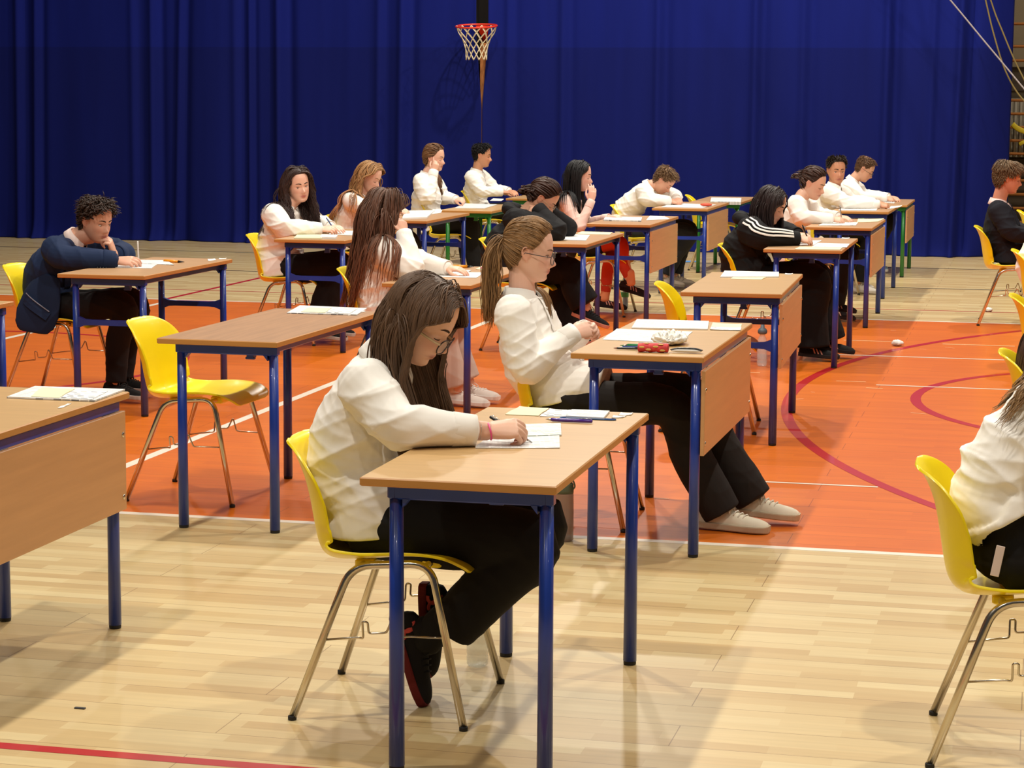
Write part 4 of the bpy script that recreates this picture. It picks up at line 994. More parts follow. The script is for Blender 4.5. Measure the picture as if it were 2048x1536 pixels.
        rad = u0n[:, :, None] * (1 - tt[None, :, None]) + r1 * tt[None, :, None] + ((th + .0025 + off * .4)[:, None, None] / .09) + (th + off)[:, None, None] * 8 * np.sin(tt * PI)[None, :, None] * hp.get('puff', .6)
        pl = sl * np.array([.105, .083, .122]) * np.maximum(rad, .98) + rs.normal(0, .0012, (len(az), 1, 3))
        emit(pl * hs @ R.T + H, rs.uniform(.004, .007, len(az)) * hp.get('wd', 1), rs.uniform(.0014, .0024, len(az)), cols, .8)
        nt_ = hp.get('nt', 160); dirs = V3(*hp.get('taildir', (-1, 0, .1))) @ R.T
        rp = tl + rs.normal(0, .008, (nt_, 3)); dd = unit(dirs) + rs.normal(0, hp.get('tsp', .22), (nt_, 3)); dd /= np.linalg.norm(dd, axis=1)[:, None]
        paths = strands(rp, dd, None, R, H, hs, hp.get('len', .35) * rs.uniform(.7, 1.08, nt_), 22, hp.get('grav', .3), caps + [(np.asarray(c_[0], float), np.asarray(c_[1], float), c_[2]) for c_ in hp.get('caps', [])], rs, rs.uniform(0, hp.get('tvol', .016), nt_), hp.get('jit', .035), hp.get('wave', .004), .12)
        cl = np.append(hc_[:3], 1)[None, :] * np.concatenate([rs.uniform(.6, 1.45, (nt_, 1)) * np.ones((1, 3)), np.ones((nt_, 1))], 1)
        emit(paths, rs.uniform(.004, .008, nt_) * hp.get('wd', 1), rs.uniform(.0016, .003, nt_), cl)
        b = MB(); a_ = np.linspace(0, 2 * PI, 17); u_ = unit(np.cross(dirs, (0, 1, .2))); v_ = unit(np.cross(dirs, u_)); tr_ = hp.get('tr', .017)
        b.tube([tl + unit(dirs) * .006 + tr_ * (math.cos(t) * u_ + math.sin(t) * v_) for t in a_], .0055, 8, cap=False); b.build('hair_tie', M['lash'], root)
        for q in hp.get('loose', []):                                     # locks that slipped out of the tie
            m_ = 26; rp = hl(V3(*q[0])) + rs.normal(0, .006, (m_, 3)); dd = unit(V3(*q[1]) @ R.T) + rs.normal(0, .12, (m_, 3))
            paths = strands(rp, dd, None, R, H, hs, q[2] * rs.uniform(.7, 1.1, m_), 16, .35, caps, rs, rs.uniform(0, .01, m_), .03)
            emit(paths, rs.uniform(.002, .0045, m_), rs.uniform(.001, .002, m_), cl[rs.randint(0, len(cl), m_)])
    else:                                                                # short cut
        topness = np.clip((zr - .015) / .06, 0, 1)
        fl = V3(*hp.get('flow', (.8, 0, .35)))
        outd = loc - V3(-.048, 0, .116); outd[:, 2] *= .6; outd /= np.linalg.norm(outd, axis=1)[:, None] + 1e-6
        wf = np.clip((loc[:, 0] + .045) / .05, 0, 1)[:, None]; tdl = outd * (1 - wf) + (fl[None, :] + outd * V3(.2, .55, 0)) * wf
        dl = tdl * topness[:, None] + (1 - topness)[:, None] * (outd * .35 + np.array([-.12, 0, -.95])) + nl * hp.get('lift', .35) * (topness * np.clip(wf[:, 0] + .25, 0, 1))[:, None] + rs.normal(0, hp.get('mess', .22), (len(az), 3))
        dl /= np.linalg.norm(dl, axis=1)[:, None]
        Ls = hp.get('side', .016) + (hp.get('topl', .05) - hp.get('side', .016)) * topness * rs.uniform(.6, 1.1, len(az))
        fr_ = (np.abs(az) < .9) & (zr > .05); Ls = np.where(fr_, Ls * hp.get('fringe', 1.0), Ls)
        paths = strands(root_p, dl @ R.T, nl, R, H, hs, Ls, 9, hp.get('grav', .10), [], rs, off * .6 + .001, hp.get('jit', .06), hp.get('wave', 0), hp.get('wl', .04))
        emit(paths, rs.uniform(.0022, .0044, len(az)) * hp.get('wd', 1), rs.uniform(.0012, .0022, len(az)), cols, .08)
    link('hair', fast_mesh('hair', np.concatenate(Lv), np.concatenate(Lq), HAIRM, True, np.concatenate(Lc)), root)
    # ---- spectacles
    if 'glasses' in sp:
        gl = sp['glasses']; gm = mat('spectacle_frame', gl.get('rgb', (40, 30, 28)), .3, metal=gl.get('metal', 0)); b = MB(); rw, rh = gl.get('size', (.0245, .0215)); zc = gl.get('z', -.012); xf = gl.get('x', .101)
        fo = None
        for sg in (1, -1):
            a_ = np.linspace(0, 2 * PI, 33); p_ = [(xf - .22 * max(0, abs(sg * .033 + rw * math.cos(t)) - .02), sg * .033 + rw * math.cos(t) * (1 - .06 * math.sin(t)), zc + rh * math.sin(t)) for t in a_]
            b.tube(hl(p_), gl.get('r', .0014) * hs, 8, cap=False)
        b.tube(hl([(xf, -.033 + rw, zc + .003), (xf + .003, 0, zc + .007), (xf, .033 - rw, zc + .003)]), .0013 * hs, 6)
        fo = b.build('glasses', gm, root)
        for sg in (1, -1):
            b = MB()
            b.tube(hl([(xf - .008, sg * (.033 + rw), zc + .008), (xf - .025, sg * .068, zc + .008), (.04, sg * .077, zc + .009), (-.012, sg * .0805, zc + .012), (-.026, sg * .079, zc - .008)]), np.array([(gl.get('arm', .0016), .0012)] * 5) * hs, 6, ref=R[:, 2])
            b.build('temple', mat('temple', gl['arm_rgb'], .35) if 'arm_rgb' in gl else gm, fo)
        for sg in (1, -1):
            b = MB(); a_ = np.linspace(0, 2 * PI, 24, endpoint=False)
            V_ = [(xf - .22 * max(0, abs(sg * .033 + rw * math.cos(t)) - .02), sg * .033 + rw * math.cos(t), zc + rh * math.sin(t)) for t in a_]
            b.add(hl(V_), [tuple(range(24))], 0, False); b.build('lens', M['glass'] if 'tint' not in gl else gl['tint'], fo)
    ctx = dict(root=root, T=T, SL=SL, LG=LG, R=R, H=H, hl=hl, fingers=fingers, W=W, E=E, top=topo, legs=legs, lat=lat, fwd=fwd, N=N, S=S, P=P, at=at)
    return ctx
# ---------------------------------------------------------------- the students
WHITE = (245, 240, 232); BLACK = (20, 18, 19)
WR = dict(pn=(.05, .55, -.8), curl=(26, 30, 38, 46), thumb=(.5, .6))                  # writing hand
REST = dict(pn=(.1, .2, -.95), curl=(14, 16, 18, 22), thumb=(.6, .25))                # lying on the table
FIST = dict(pn=(.1, .5, -.8), curl=(52, 56, 58, 60), thumb=(.45, .7))
LAPL = dict(pn=(.0, .0, -1), curl=(16, 18, 20, 24), thumb=(.5, .3))
shirt = dict(rgb=WHITE, kind='shirt', name='shirt')
def sh(**k): d = dict(shirt); d.update(k); return d
trs = dict(rgb=BLACK, kind='trouser', leg=(.100, .092, .084, .086, .088))
def tr(**k): d = dict(trs); d.update(k); return d
PEOPLE = {}
ctx = PEOPLE['A'] = person('girl in glasses, white blouse and pink bracelet writing at the nearest desk', (-1.722, 5.78), dict(
    seed=3, vox=.0034, P=(-.065, 0, .515), C=(-.118, 0, .765), N=(-.045, 0, .972), H=(.060, 0, 1.084), face=(-2, 33, 0), sw=.168, hunch=.045, girth=1.06,
    shR=(.01, 0, -.01), shL=(.05, 0, -.01), eR=(.065, -.245, .818), wR=(.290, -.150, .800), eL=(.0, .24, .66), wL=(.16, .10, .622), kR=(.398, -.095, .482), kL=(.375, .10, .50), aR=(.098, -.075, .205), aL=(.135, .035, .25),
    hR=dict(pn=(.15, .6, -.78), curl=(46, 52, 56, 60), thumb=(.42, .7), hd=(.93, .30, .10), s=1.0), hL=dict(LAPL, hd=(.9, -.3, -.15)), top=sh(lap=.06, loose=1.03, sleeve=(.078, .073, .062, .055, .044), fold=.0068, hem=(-.060, 0, .485)),
    cuffR=.055, bottom=tr(leg=(.102, .094, .084, .080, .072), up=.04, end=(.045, 0, .0), sag=(.0, 0, 0), fold=.004, sock=(22, 20, 20)), shoes=dict(upper=(24, 21, 22), sole=(104, 32, 30), lace=(20, 18, 18), emblem=(206, 84, 80)), toeR=(.32, .02, -.95), supR=(.95, 0, .3), toeL=(.05, 0, -1), supL=(1, 0, .05),
    skin=(222, 176, 150), hair=dict(style='long', rgb=(92, 68, 50), n=4200, len=.47, tuck=.036, tuckL=.078, th=.009, wd=.34, jit=.006, grav=.36, vol=.9, bias=(.34, 0), backlat=.5, capr=.95, nosh=.03, var=(.75, 1.3)), glasses=dict(rgb=(58, 38, 34), arm=.0036, arm_rgb=(206, 182, 146), z=-.022, x=.104, r=.0021, size=(.0265, .0225)), eyes='down'))
ctx = PEOPLE['B'] = person('girl with ponytail and round glasses leaning back in an oversized white shirt', (-1.80, 8.53), dict(
    seed=8, vox=.0038, P=(-.07, 0, .50), C=(-.195, 0, .69), N=(-.236, 0, .905), H=(-.196, 0, 1.085), face=(7, 8, 0), sw=.172, hunch=.02, girth=1.0,
    eR=(-.155, -.235, .640), wR=(.0, -.085, .768), eL=(-.14, .235, .645), wL=(.015, .075, .765), kR=(.405, -.095, .475), kL=(.46, .10, .50), aR=(.60, -.08, .098), aL=(.70, .09, .125),
    hR=dict(pn=(-.25, .85, -.45), hd=(.75, .55, .2), curl=(42, 50, 55, 60), thumb=(.4, .6)), hL=dict(pn=(-.25, -.85, -.45), hd=(.75, -.55, .1), curl=(48, 54, 58, 60), thumb=(.4, .6)),
    top=sh(loose=1.02, sleeve=(.078, .076, .066, .058, .043), fold=.0085, hem=(-.055, 0, .49), lap=.17, placket=True, collar_h=1.15, collar=True), bottom=tr(rgb=(33, 28, 26), leg=(.102, .094, .082, .083, .080), up=-.03, fold=.006),
    shoes=dict(upper=(222, 212, 190), sole=(190, 176, 150), lace=(226, 220, 206), s=1.1), toeR=(.98, -.12, -.02), supR=(.02, 0, 1), toeL=(.96, .0, -.06), supL=(.06, 0, 1),
    skin=(228, 182, 160), lips=(196, 104, 96), hair=dict(style='pony', rgb=(140, 106, 70), tie=(-.100, 0, .030), n=2200, nt=1300, wd=.45, tsp=.27, tvol=.030, len=.34, th=.006, puff=.35, taildir=(-.55, -.25, -.4), grav=.30, jit=.012, wave=.0015, loose=[((.02, .07, -.03), (-.2, .6, -.8), .30)]),
    brow=(130, 98, 70), glasses=dict(rgb=(44, 34, 36), size=(.0265, .0245), z=-.014, r=.0019), eyes='open'))
ctx = PEOPLE['E'] = person('girl in a black hoodie with three white sleeve stripes, straight dark hair, writing', (-1.77, 14.4), dict(
    seed=12, vox=.005, P=(-.10, 0, .53), C=(-.12, 0, .755), N=(-.055, 0, .905), H=(.035, 0, 1.016), face=(-8, 22, 0), sw=.175, hunch=.05,
    eR=(.005, -.255, .815), wR=(.225, -.135, .805), eL=(.06, .26, .83), wL=(.20, .085, .82), kR=(.345, -.10, .535), kL=(.34, .10, .54), aR=(.335, -.10, .11), aL=(.42, .10, .13),
    hR=dict(WR, hd=(.9, .3, -.1)), hL=dict(REST, hd=(.75, -.6, -.05)), top=dict(rgb=(20, 18, 19), kind='hoodie', name='hoodie', loose=1.22, sleeve=(.094, .090, .080, .070, .050), fold=.010, collar=False, hem=(-.08, 0, .48)),
    bottom=tr(rgb=(15, 13, 14), leg=(.108, .104, .098, .108, .120), up=-.01, fold=.005), shoes=dict(upper=(22, 20, 20), sole=(40, 36, 36), stripes=(216, 150, 130), low=True), toeR=(.98, -.1, -.05), toeL=(.97, -.1, -.08),
    hair=dict(style='long', rgb=(38, 26, 26), n=1000, len=.40, tuck=.056, tuckL=.08, th=.010, wd=.8, jit=.005, grav=.42, bias=(.34, 0), backlat=.6, capr=.95), eyes='down'))
ctx = PEOPLE['F'] = person('girl in a white blouse with tied-back brown hair, writing', (-1.75, 17.1), dict(
    seed=15, vox=.005, P=(-.16, 0, .53), C=(-.135, 0, .78), N=(-.075, 0, .958), H=(.018, 0, 1.064), face=(-16, 20, 0), hunch=.03,
    eR=(-.045, -.235, .81), wR=(.17, -.13, .795), eL=(.05, .235, .81), wL=(.20, .12, .80), kR=(.30, -.10, .53), kL=(.29, .10, .53), aR=(.20, -.09, .11), aL=(.19, .09, .15),
    hR=dict(WR, hd=(.93, .25, -.05)), hL=dict(REST, hd=(.9, -.3, -.05)), top=sh(fold=.008, collar=False, sleeve=(.078, .074, .064, .056, .044)), bottom=tr(up=.03), shoes=dict(upper=(34, 24, 24), sole=(52, 40, 38), stripes=(226, 176, 152), low=True), toeR=(.98, -.15, -.1), toeL=(.98, -.1, -.1),
    skin=(226, 178, 152), hair=dict(style='pony', rgb=(62, 42, 34), tie=(-.098, 0, .012), n=420, nt=70, len=.12, th=.006, taildir=(-.7, -.3, .35), grav=.06, puff=.3, jit=.07), eyes='down'))
ctx = PEOPLE['G'] = person('boy in a white shirt with cropped dark hair turning his face to the camera', (-1.78, 19.65), dict(
    seed=18, vox=.0055, male=True, P=(-.125, 0, .53), C=(-.10, 0, .772), N=(-.022, 0, .946), H=(-.008, 0, 1.092), face=(-66, 6, 0), twist=-8, hunch=.03, sw=.19,
    eR=(.12, -.25, .815), wR=(.375, -.14, .795), eL=(.12, .24, .81), wL=(.33, .12, .80), kR=(.33, -.11, .545), kL=(.315, .11, .55), aR=(.215, -.11, .10), aL=(.165, .10, .12),
    hR=dict(FIST, hd=(.95, .15, -.05)), hL=dict(REST), top=sh(fold=.009, sleeve=(.082, .078, .068, .058, .046)), bottom=tr(), shoes=dict(upper=(214, 206, 192), sole=(196, 188, 176), lace=(230, 226, 220)), toeR=(.97, -.2, -.05), toeL=(.97, 0, -.1),
    skin=(204, 146, 114), hair=dict(style='short', rgb=(54, 42, 34), n=420, side=.012, topl=.036, flow=(.5, 0, .7), th=.008), eyes='open'))
ctx = PEOPLE['Z'] = person('boy in glasses and white shirt bending over paper at the panelled green-framed desk', (-1.80, 22.1), dict(
    seed=21, vox=.0055, male=True, P=(-.14, 0, .53), C=(-.12, 0, .745), N=(-.045, 0, .918), H=(.068, 0, 1.032), face=(0, 30, 0), hunch=.05, sw=.19,
    eR=(.06, -.25, .765), wR=(.285, -.13, .748), eL=(.05, .25, .765), wL=(.30, .12, .75), kR=(.31, -.11, .53), kL=(.30, .11, .53), aR=(.15, -.1, .10), aL=(.13, .1, .10),
    hR=dict(WR), hL=dict(REST), top=sh(fold=.008, sleeve=(.082, .078, .068, .058, .046)), bottom=tr(), shoes=dict(upper=(120, 150, 170), sole=(220, 216, 210)), toeR=(1, -.1, 0), toeL=(1, .1, 0),
    skin=(224, 172, 144), hair=dict(style='short', rgb=(104, 74, 50), n=360, side=.007, topl=.03, flow=(.8, 0, .4), th=.006), glasses=dict(rgb=(30, 26, 28)), eyes='down'))
ctx = PEOPLE['H'] = person('girl with very long loose brown hair, chin on hand, face turned away', (-3.37, 11.62), dict(
    seed=24, vox=.0048, P=(-.22, 0, .52), C=(-.235, 0, .735), N=(-.22, 0, .915), H=(-.182, 0, 1.072), face=(38, 14, 0), twist=26, hunch=.03,
    eR=(.03, -.205, .772), wR=(-.045, -.095, .955), eL=(-.06, .25, .765), wL=(.13, .16, .752), kR=(.15, -.10, .52), kL=(.14, .10, .52), aR=(.255, -.06, .10), aL=(.275, .10, .115),
    hR=dict(pn=(-.75, .5, .2), hd=(-.25, .3, .9), curl=(38, 42, 46, 50), thumb=(.5, .4)), hL=dict(REST, hd=(1, -.1, -.05)), top=sh(loose=1.14, fold=.010, sleeve=(.088, .086, .076, .062, .046), hem=(-.20, 0, .475)), bottom=tr(rgb=(196, 178, 166), leg=(.1, .092, .084, .08, .075)),
    shoes=dict(upper=(226, 214, 204), sole=(232, 224, 216), lace=(236, 230, 224), low=True), toeR=(.99, -.1, -.05), toeL=(.99, -.1, -.05),
    skin=(226, 176, 150), hair=dict(style='long', rgb=(92, 62, 46), tip=(116, 70, 46), n=3000, len=.57, tuck=.03, th=.012, jit=.010, grav=.32, wave=.002, wl=.16, vol=2.2, wd=.55, bias=(-.16, -.14), backlat=.5), eyes='down'))
ctx = PEOPLE['I'] = person('girl in a plain black hoodie holding the back of her neck, dark hair clipped low', (-3.39, 14.48), dict(
    seed=27, vox=.005, P=(-.15, 0, .53), C=(-.125, 0, .755), N=(-.035, 0, .930), H=(.092, 0, 1.030), face=(4, 40, 0), hunch=.06, sw=.178,
    eR=(.225, -.215, .812), wR=(.085, -.115, .962), eL=(.20, .22, .81), wL=(.12, .10, .93), kR=(.30, -.10, .545), kL=(.21, .10, .54), aR=(.42, -.10, .30), aL=(.235, .08, .13),
    hR=dict(pn=(-.2, .8, -.5), hd=(-.85, .35, -.1), curl=(16, 18, 20, 22), thumb=(.5, .3), ), hL=dict(pn=(-.2, -.8, -.5), hd=(-.6, -.35, .5), curl=(16, 18, 20, 22)), top=dict(rgb=(24, 23, 25), kind='hoodie', name='hoodie', loose=1.22, sleeve=(.096, .092, .082, .070, .052), fold=.010, collar=False),
    bottom=tr(rgb=(18, 15, 16), leg=(.104, .10, .094, .098, .105), up=.03), shoes=dict(upper=(22, 19, 20), sole=(206, 140, 118), lace=(30, 28, 28)), toeR=(.95, -.05, -.32), supR=(.3, 0, .95), toeL=(.98, 0, -.1),
    skin=(222, 168, 138), hair=dict(style='pony', rgb=(58, 38, 30), tie=(-.096, 0, -.012), n=480, nt=90, len=.13, th=.008, puff=.7, taildir=(-.8, -.2, -.2), wave=.008, grav=.15, jit=.08), glasses=dict(rgb=(190, 150, 110), r=.001), eyes='down'))
ctx = PEOPLE['J'] = person('girl with long black hair, sheer pale top and red tights, hand raised', (-3.40, 17.02), dict(
    seed=30, vox=.005, P=(-.25, 0, .54), C=(-.27, 0, .755), N=(-.255, 0, .945), H=(-.183, 0, 1.10), face=(4, 6, 0), hunch=.02, sw=.158, girth=.94,
    eR=(-.135, -.215, .70), wR=(-.060, -.135, .905), eL=(-.15, .21, .72), wL=(.03, .12, .765), kR=(.165, -.12, .575), kL=(.09, .08, .54), aR=(.262, -.13, .275), aL=(.015, .08, .13),
    hR=dict(pn=(-.55, .8, .0), hd=(.12, .1, 1), curl=(12, 14, 16, 20), thumb=(.5, .3)), hL=dict(REST), top=dict(rgb=(238, 206, 194), kind='lace', name='lace_top', loose=.92, sleeve=(.054, .050, .044, .038, .033), fold=.004, collar=False),
    bottom=dict(rgb=(206, 66, 44), kind='tights', name='tights', leg=(.088, .078, .062, .055, .040), fold=.001, up=.04), shoes=dict(upper=(44, 26, 26), sole=(36, 26, 26), stripes=(206, 150, 136), low=True), toeR=(.96, -.1, -.25), supR=(.25, 0, .97), toeL=(.98, 0, -.1),
    skin=(232, 184, 164), lips=(200, 96, 92), hair=dict(style='long', rgb=(17, 15, 17), n=900, len=.46, tuck=.026, th=.010, jit=.006, grav=.38, wd=.8, backlat=.7), eyes='down'))
c_ = PEOPLE['J']
for k in 'RL':
    b = MB(); Sweep([(.255, -.13, .345) if k == 'R' else (.035, .08, .235), (.262, -.13, .30) if k == 'R' else (.02, .08, .16), (.264, -.13, .265) if k == 'R' else (.012, .08, .115)], [.041, .039, .041], (0, 1, 0)).add(b, 16); b.build('sock', cloth((236, 158, 112), 'sock'), c_['root'])
b = MB(); b.ball((-.235, 0, .545), (.15, .18, .115), n=18, m=12); Sweep([(-.2, -.1, .55), (-.02, -.11, .565)], [.102, .098], (0, 1, 0)).add(b, 18); Sweep([(-.2, .1, .55), (-.06, .095, .555)], [.102, .098], (0, 1, 0)).add(b, 18)
V_, N_, Q_ = fuse(b, .008, 4); link('shorts', fast_mesh('shorts', V_, Q_, cloth((24, 20, 22), 'trouser')), c_['root'])
ctx = PEOPLE['K'] = person('boy in a white shirt writing with head bowed onto his arm', (-3.47, 19.6), dict(
    seed=33, vox=.0055, male=True, P=(-.20, 0, .53), C=(-.145, 0, .765), N=(-.012, 0, .922), H=(.128, 0, .978), face=(-6, 46, 0), hunch=.07, sw=.185, shR=(.03, 0, 0), shL=(.05, 0, 0),
    eR=(.03, -.26, .815), wR=(.185, -.10, .80), eL=(.19, .23, .83), wL=(.245, .03, .81), kR=(.385, -.11, .51), kL=(.35, .11, .53), aR=(.175, -.1, .12), aL=(.225, .1, .115),
    hR=dict(WR, hd=(.8, .5, -.1)), hL=dict(FIST, hd=(.3, -.9, -.1)), top=sh(fold=.009, sleeve=(.084, .080, .070, .060, .047)), bottom=tr(rgb=(38, 40, 46), leg=(.098, .088, .078, .070, .066)), shoes=dict(upper=(190, 174, 156), sole=(150, 138, 124), lace=(214, 204, 190)), toeR=(.98, -.15, -.08), toeL=(.98, 0, -.05),
    skin=(220, 166, 138), hair=dict(style='short', rgb=(116, 88, 60), n=420, side=.014, topl=.046, flow=(.9, 0, .2), th=.008), eyes='down'))
ctx = PEOPLE['M'] = person('boy in a navy blazer and tie with curly dark hair, chin on one hand, writing', (-5.28, 11.3), dict(
    seed=36, vox=.0042, male=True, P=(-.14, 0, .52), C=(-.125, 0, .735), N=(.010, 0, .902), H=(.132, 0, 1.008), face=(-24, 14, 0), hunch=.05, sw=.192, shR=(.0, 0, -.01), shL=(.06, 0, -.02),
    eR=(.055, -.27, .818), wR=(.318, -.15, .795), eL=(.205, .20, .81), wL=(.228, .02, .818), kR=(.335, -.11, .535), kL=(.31, .11, .53), aR=(.275, -.09, .115), aL=(.235, .10, .12),
    hR=dict(WR, hd=(.96, .18, .02)), hL=dict(pn=(-.85, -.1, -.3), hd=(-.15, -.35, .9), curl=(52, 58, 60, 62), thumb=(.5, .5)), top=dict(rgb=(24, 40, 72), kind='blazer', name='blazer', loose=1.14, sleeve=(.088, .082, .072, .064, .056), fold=.006, collar=True, collar_rgb=(228, 206, 198), cuff=(24, 40, 72), hem=(-.11, 0, .47)),
    cuffR=.03, cuffL=.05, bottom=tr(rgb=(22, 19, 20), leg=(.098, .088, .078, .068, .058), up=.0, fold=.006), shoes=dict(upper=(22, 20, 20), sole=(190, 180, 170), lace=(44, 40, 38)), toeR=(.97, -.2, -.06), toeL=(.98, .05, -.04),
    skin=(220, 166, 140), brow=(44, 30, 24), hair=dict(style='short', rgb=(56, 40, 32), n=620, side=.022, topl=.055, flow=(.7, 0, .15), mess=.45, wave=.005, wl=.07, jit=.07, th=.012, lift=.3, fringe=1.1, wd=1.0, grav=.16), eyes='open', gaze=(.002, -.001)))
ctx = PEOPLE['N'] = person('smiling girl with long dark hair turned to the camera, loose white shirt', (-5.02, 14.4), dict(
    seed=39, vox=.0046, P=(-.14, 0, .52), C=(-.145, 0, .735), N=(-.09, 0, .945), H=(-.020, 0, 1.100), face=(-46, 6, 8), twist=-14, hunch=.03, sw=.165,
    eR=(-.045, -.235, .812), wR=(.185, -.125, .80), eL=(.05, .235, .815), wL=(.185, .09, .805), kR=(.305, -.10, .535), kL=(.25, .10, .53), aR=(.19, -.09, .13), aL=(.18, .10, .14),
    hR=dict(WR, hd=(.95, .2, .05)), hL=dict(REST, hd=(.85, -.4, 0)), top=sh(loose=1.16, fold=.012, sleeve=(.088, .086, .076, .066, .048), hem=(-.13, 0, .47), lap=.05), bottom=tr(rgb=(18, 15, 16), leg=(.106, .104, .10, .11, .122), up=-.02), shoes=dict(upper=(30, 26, 26), sole=(200, 190, 180)), toeR=(.98, -.1, -.1), toeL=(.98, 0, -.1),
    skin=(236, 188, 164), lips=(190, 96, 92), smile=4.0, hair=dict(style='long', rgb=(56, 38, 34), n=1600, len=.46, tuck=.042, th=.011, jit=.010, grav=.34, wave=.004, wl=.13, vol=1.5, wd=.6, bias=(.28, -.12), capr=1.0), eyes='open', gaze=(-.002, 0)))
ctx = PEOPLE['O'] = person('girl with long blonde hair falling down her back, looking down', (-5.32, 17.0), dict(
    seed=42, vox=.005, P=(-.19, 0, .53), C=(-.18, 0, .74), N=(-.10, 0, .925), H=(-.008, 0, 1.070), face=(-12, 24, 0), hunch=.04,
    eR=(.05, -.24, .81), wR=(.21, -.12, .80), eL=(.02, .24, .81), wL=(.20, .11, .80), kR=(.315, -.10, .545), kL=(.27, .10, .545), aR=(.42, -.09, .13), aL=(.40, .09, .14),
    hR=dict(REST), hL=dict(REST), top=sh(fold=.008), bottom=tr(leg=(.104, .10, .096, .104, .112)), shoes=dict(upper=(30, 26, 26), sole=(60, 50, 50)), toeR=(.98, -.1, -.1), toeL=(.98, 0, -.1),
    skin=(230, 182, 158), brow=(150, 116, 80), hair=dict(style='long', rgb=(158, 118, 76), tip=(176, 120, 80), n=900, len=.52, tuck=.022, th=.008, jit=.014, grav=.24, wave=.004, wl=.14, wd=.75), eyes='down'))
ctx = PEOPLE['P'] = person('girl with a long side tail of hair holding a hand to her forehead', (-5.31, 19.5), dict(
    seed=45, vox=.005, P=(-.24, 0, .54), C=(-.25, 0, .80), N=(-.245, 0, 1.00), H=(-.172, 0, 1.160), face=(-10, 6, 0), hunch=.01,
    eR=(-.165, -.265, .80), wR=(-.145, -.13, 1.035), eL=(-.16, .24, .79), wL=(.0, .10, .775), kR=(.17, -.10, .555), kL=(.13, .10, .555), aR=(.23, -.09, .12), aL=(.21, .09, .13),
    hR=dict(pn=(-.5, .75, 0), hd=(.25, .1, .95), curl=(8, 40, 46, 50), thumb=(.5, .5)), hL=dict(FIST, hd=(.9, -.3, 0)), top=sh(loose=1.12, fold=.010, sleeve=(.088, .088, .078, .062, .046)), bottom=tr(leg=(.104, .098, .094, .10, .11)), shoes=dict(upper=(40, 36, 36), sole=(200, 190, 180)), toeR=(.98, -.1, -.1), toeL=(.98, 0, -.1),
    skin=(228, 180, 156), hair=dict(style='pony', rgb=(112, 80, 54), tie=(-.088, .03, -.035), n=420, nt=110, len=.42, th=.006, puff=.3, taildir=(.2, .9, -.3), wave=.004, grav=.34, jit=.02), eyes='down'))
ctx = PEOPLE['Q'] = person('boy with short black hair and white shirt sitting upright in profile near the curtain', (-5.52, 22.1), dict(
    seed=48, vox=.0055, male=True, P=(-.22, 0, .53), C=(-.25, 0, .755), N=(-.235, 0, .955), H=(-.178, 0, 1.122), face=(4, 6, 0), hunch=.01, sw=.18,
    eR=(-.12, -.24, .76), wR=(.06, -.12, .748), eL=(-.10, .24, .765), wL=(.08, .11, .75), kR=(.16, -.1, .54), kL=(.13, .1, .54), aR=(.10, -.09, .11), aL=(.08, .09, .11),
    hR=dict(REST), hL=dict(REST), top=sh(fold=.008, sleeve=(.08, .076, .066, .056, .045)), bottom=tr(), shoes=dict(upper=(40, 36, 36), sole=(200, 190, 180)), toeR=(.98, -.1, 0), toeL=(.98, 0, 0),
    skin=(206, 150, 118), hair=dict(style='short', rgb=(26, 23, 24), n=420, side=.010, topl=.040, flow=(.9, 0, .3), th=.009), eyes='down'))
ctx = PEOPLE['R1'] = person('person in white shirt and black trousers on the nearest chair at the right edge', (.012, 5.742), dict(
    seed=51, vox=.0042, P=(-.03, 0, .525), C=(-.035, 0, .775), N=(.085, 0, .985), H=(.21, 0, 1.075), face=(0, 38, 0), hunch=.055, girth=1.08, sw=.17,
    eR=(.12, -.245, .765), wR=(.33, -.125, .665), eL=(.12, .245, .765), wL=(.33, .115, .665), kR=(.38, -.10, .53), kL=(.38, .10, .53), aR=(.32, -.09, .11), aL=(.34, .09, .11),
    hR=dict(WR), hL=dict(REST), top=sh(fold=.010, hem=(-.055, 0, .635), collar=False, loose=1.02), bottom=tr(rgb=(20, 18, 19), waist=.06), shoes=dict(upper=(200, 190, 180), sole=(220, 214, 206)), toeR=(1, -.1, 0), toeL=(1, .1, 0),
    hair=dict(style='long', rgb=(150, 118, 82), n=900, len=.37, tuck=.02, th=.010, jit=.02, grav=.22, wave=.003, wd=.6, bias=(-.5, -.15)), eyes='down'))
ctx = PEOPLE['R2'] = person('person with long dark brown hair and off-white shirt at the right edge', (.17, 8.45), dict(
    seed=54, vox=.006, P=(-.07, 0, .53), C=(-.09, 0, .75), N=(-.06, 0, .95), H=(.0, 0, 1.105), face=(0, 16, 0), hunch=.03,
    eR=(.03, -.235, .735), wR=(.235, -.115, .665), eL=(.03, .235, .735), wL=(.235, .105, .665), kR=(.33, -.10, .53), kL=(.33, .10, .53), aR=(.30, -.09, .11), aL=(.30, .09, .11),
    hR=dict(WR), hL=dict(REST), top=sh(rgb=(228, 214, 192), fold=.009), bottom=tr(), shoes=dict(upper=(60, 50, 50), sole=(200, 190, 180)), toeR=(1, -.1, 0), toeL=(1, .1, 0),
    hair=dict(style='long', rgb=(64, 42, 32), n=420, len=.60, tuck=.03, th=.012, jit=.03, grav=.30), eyes='down'))
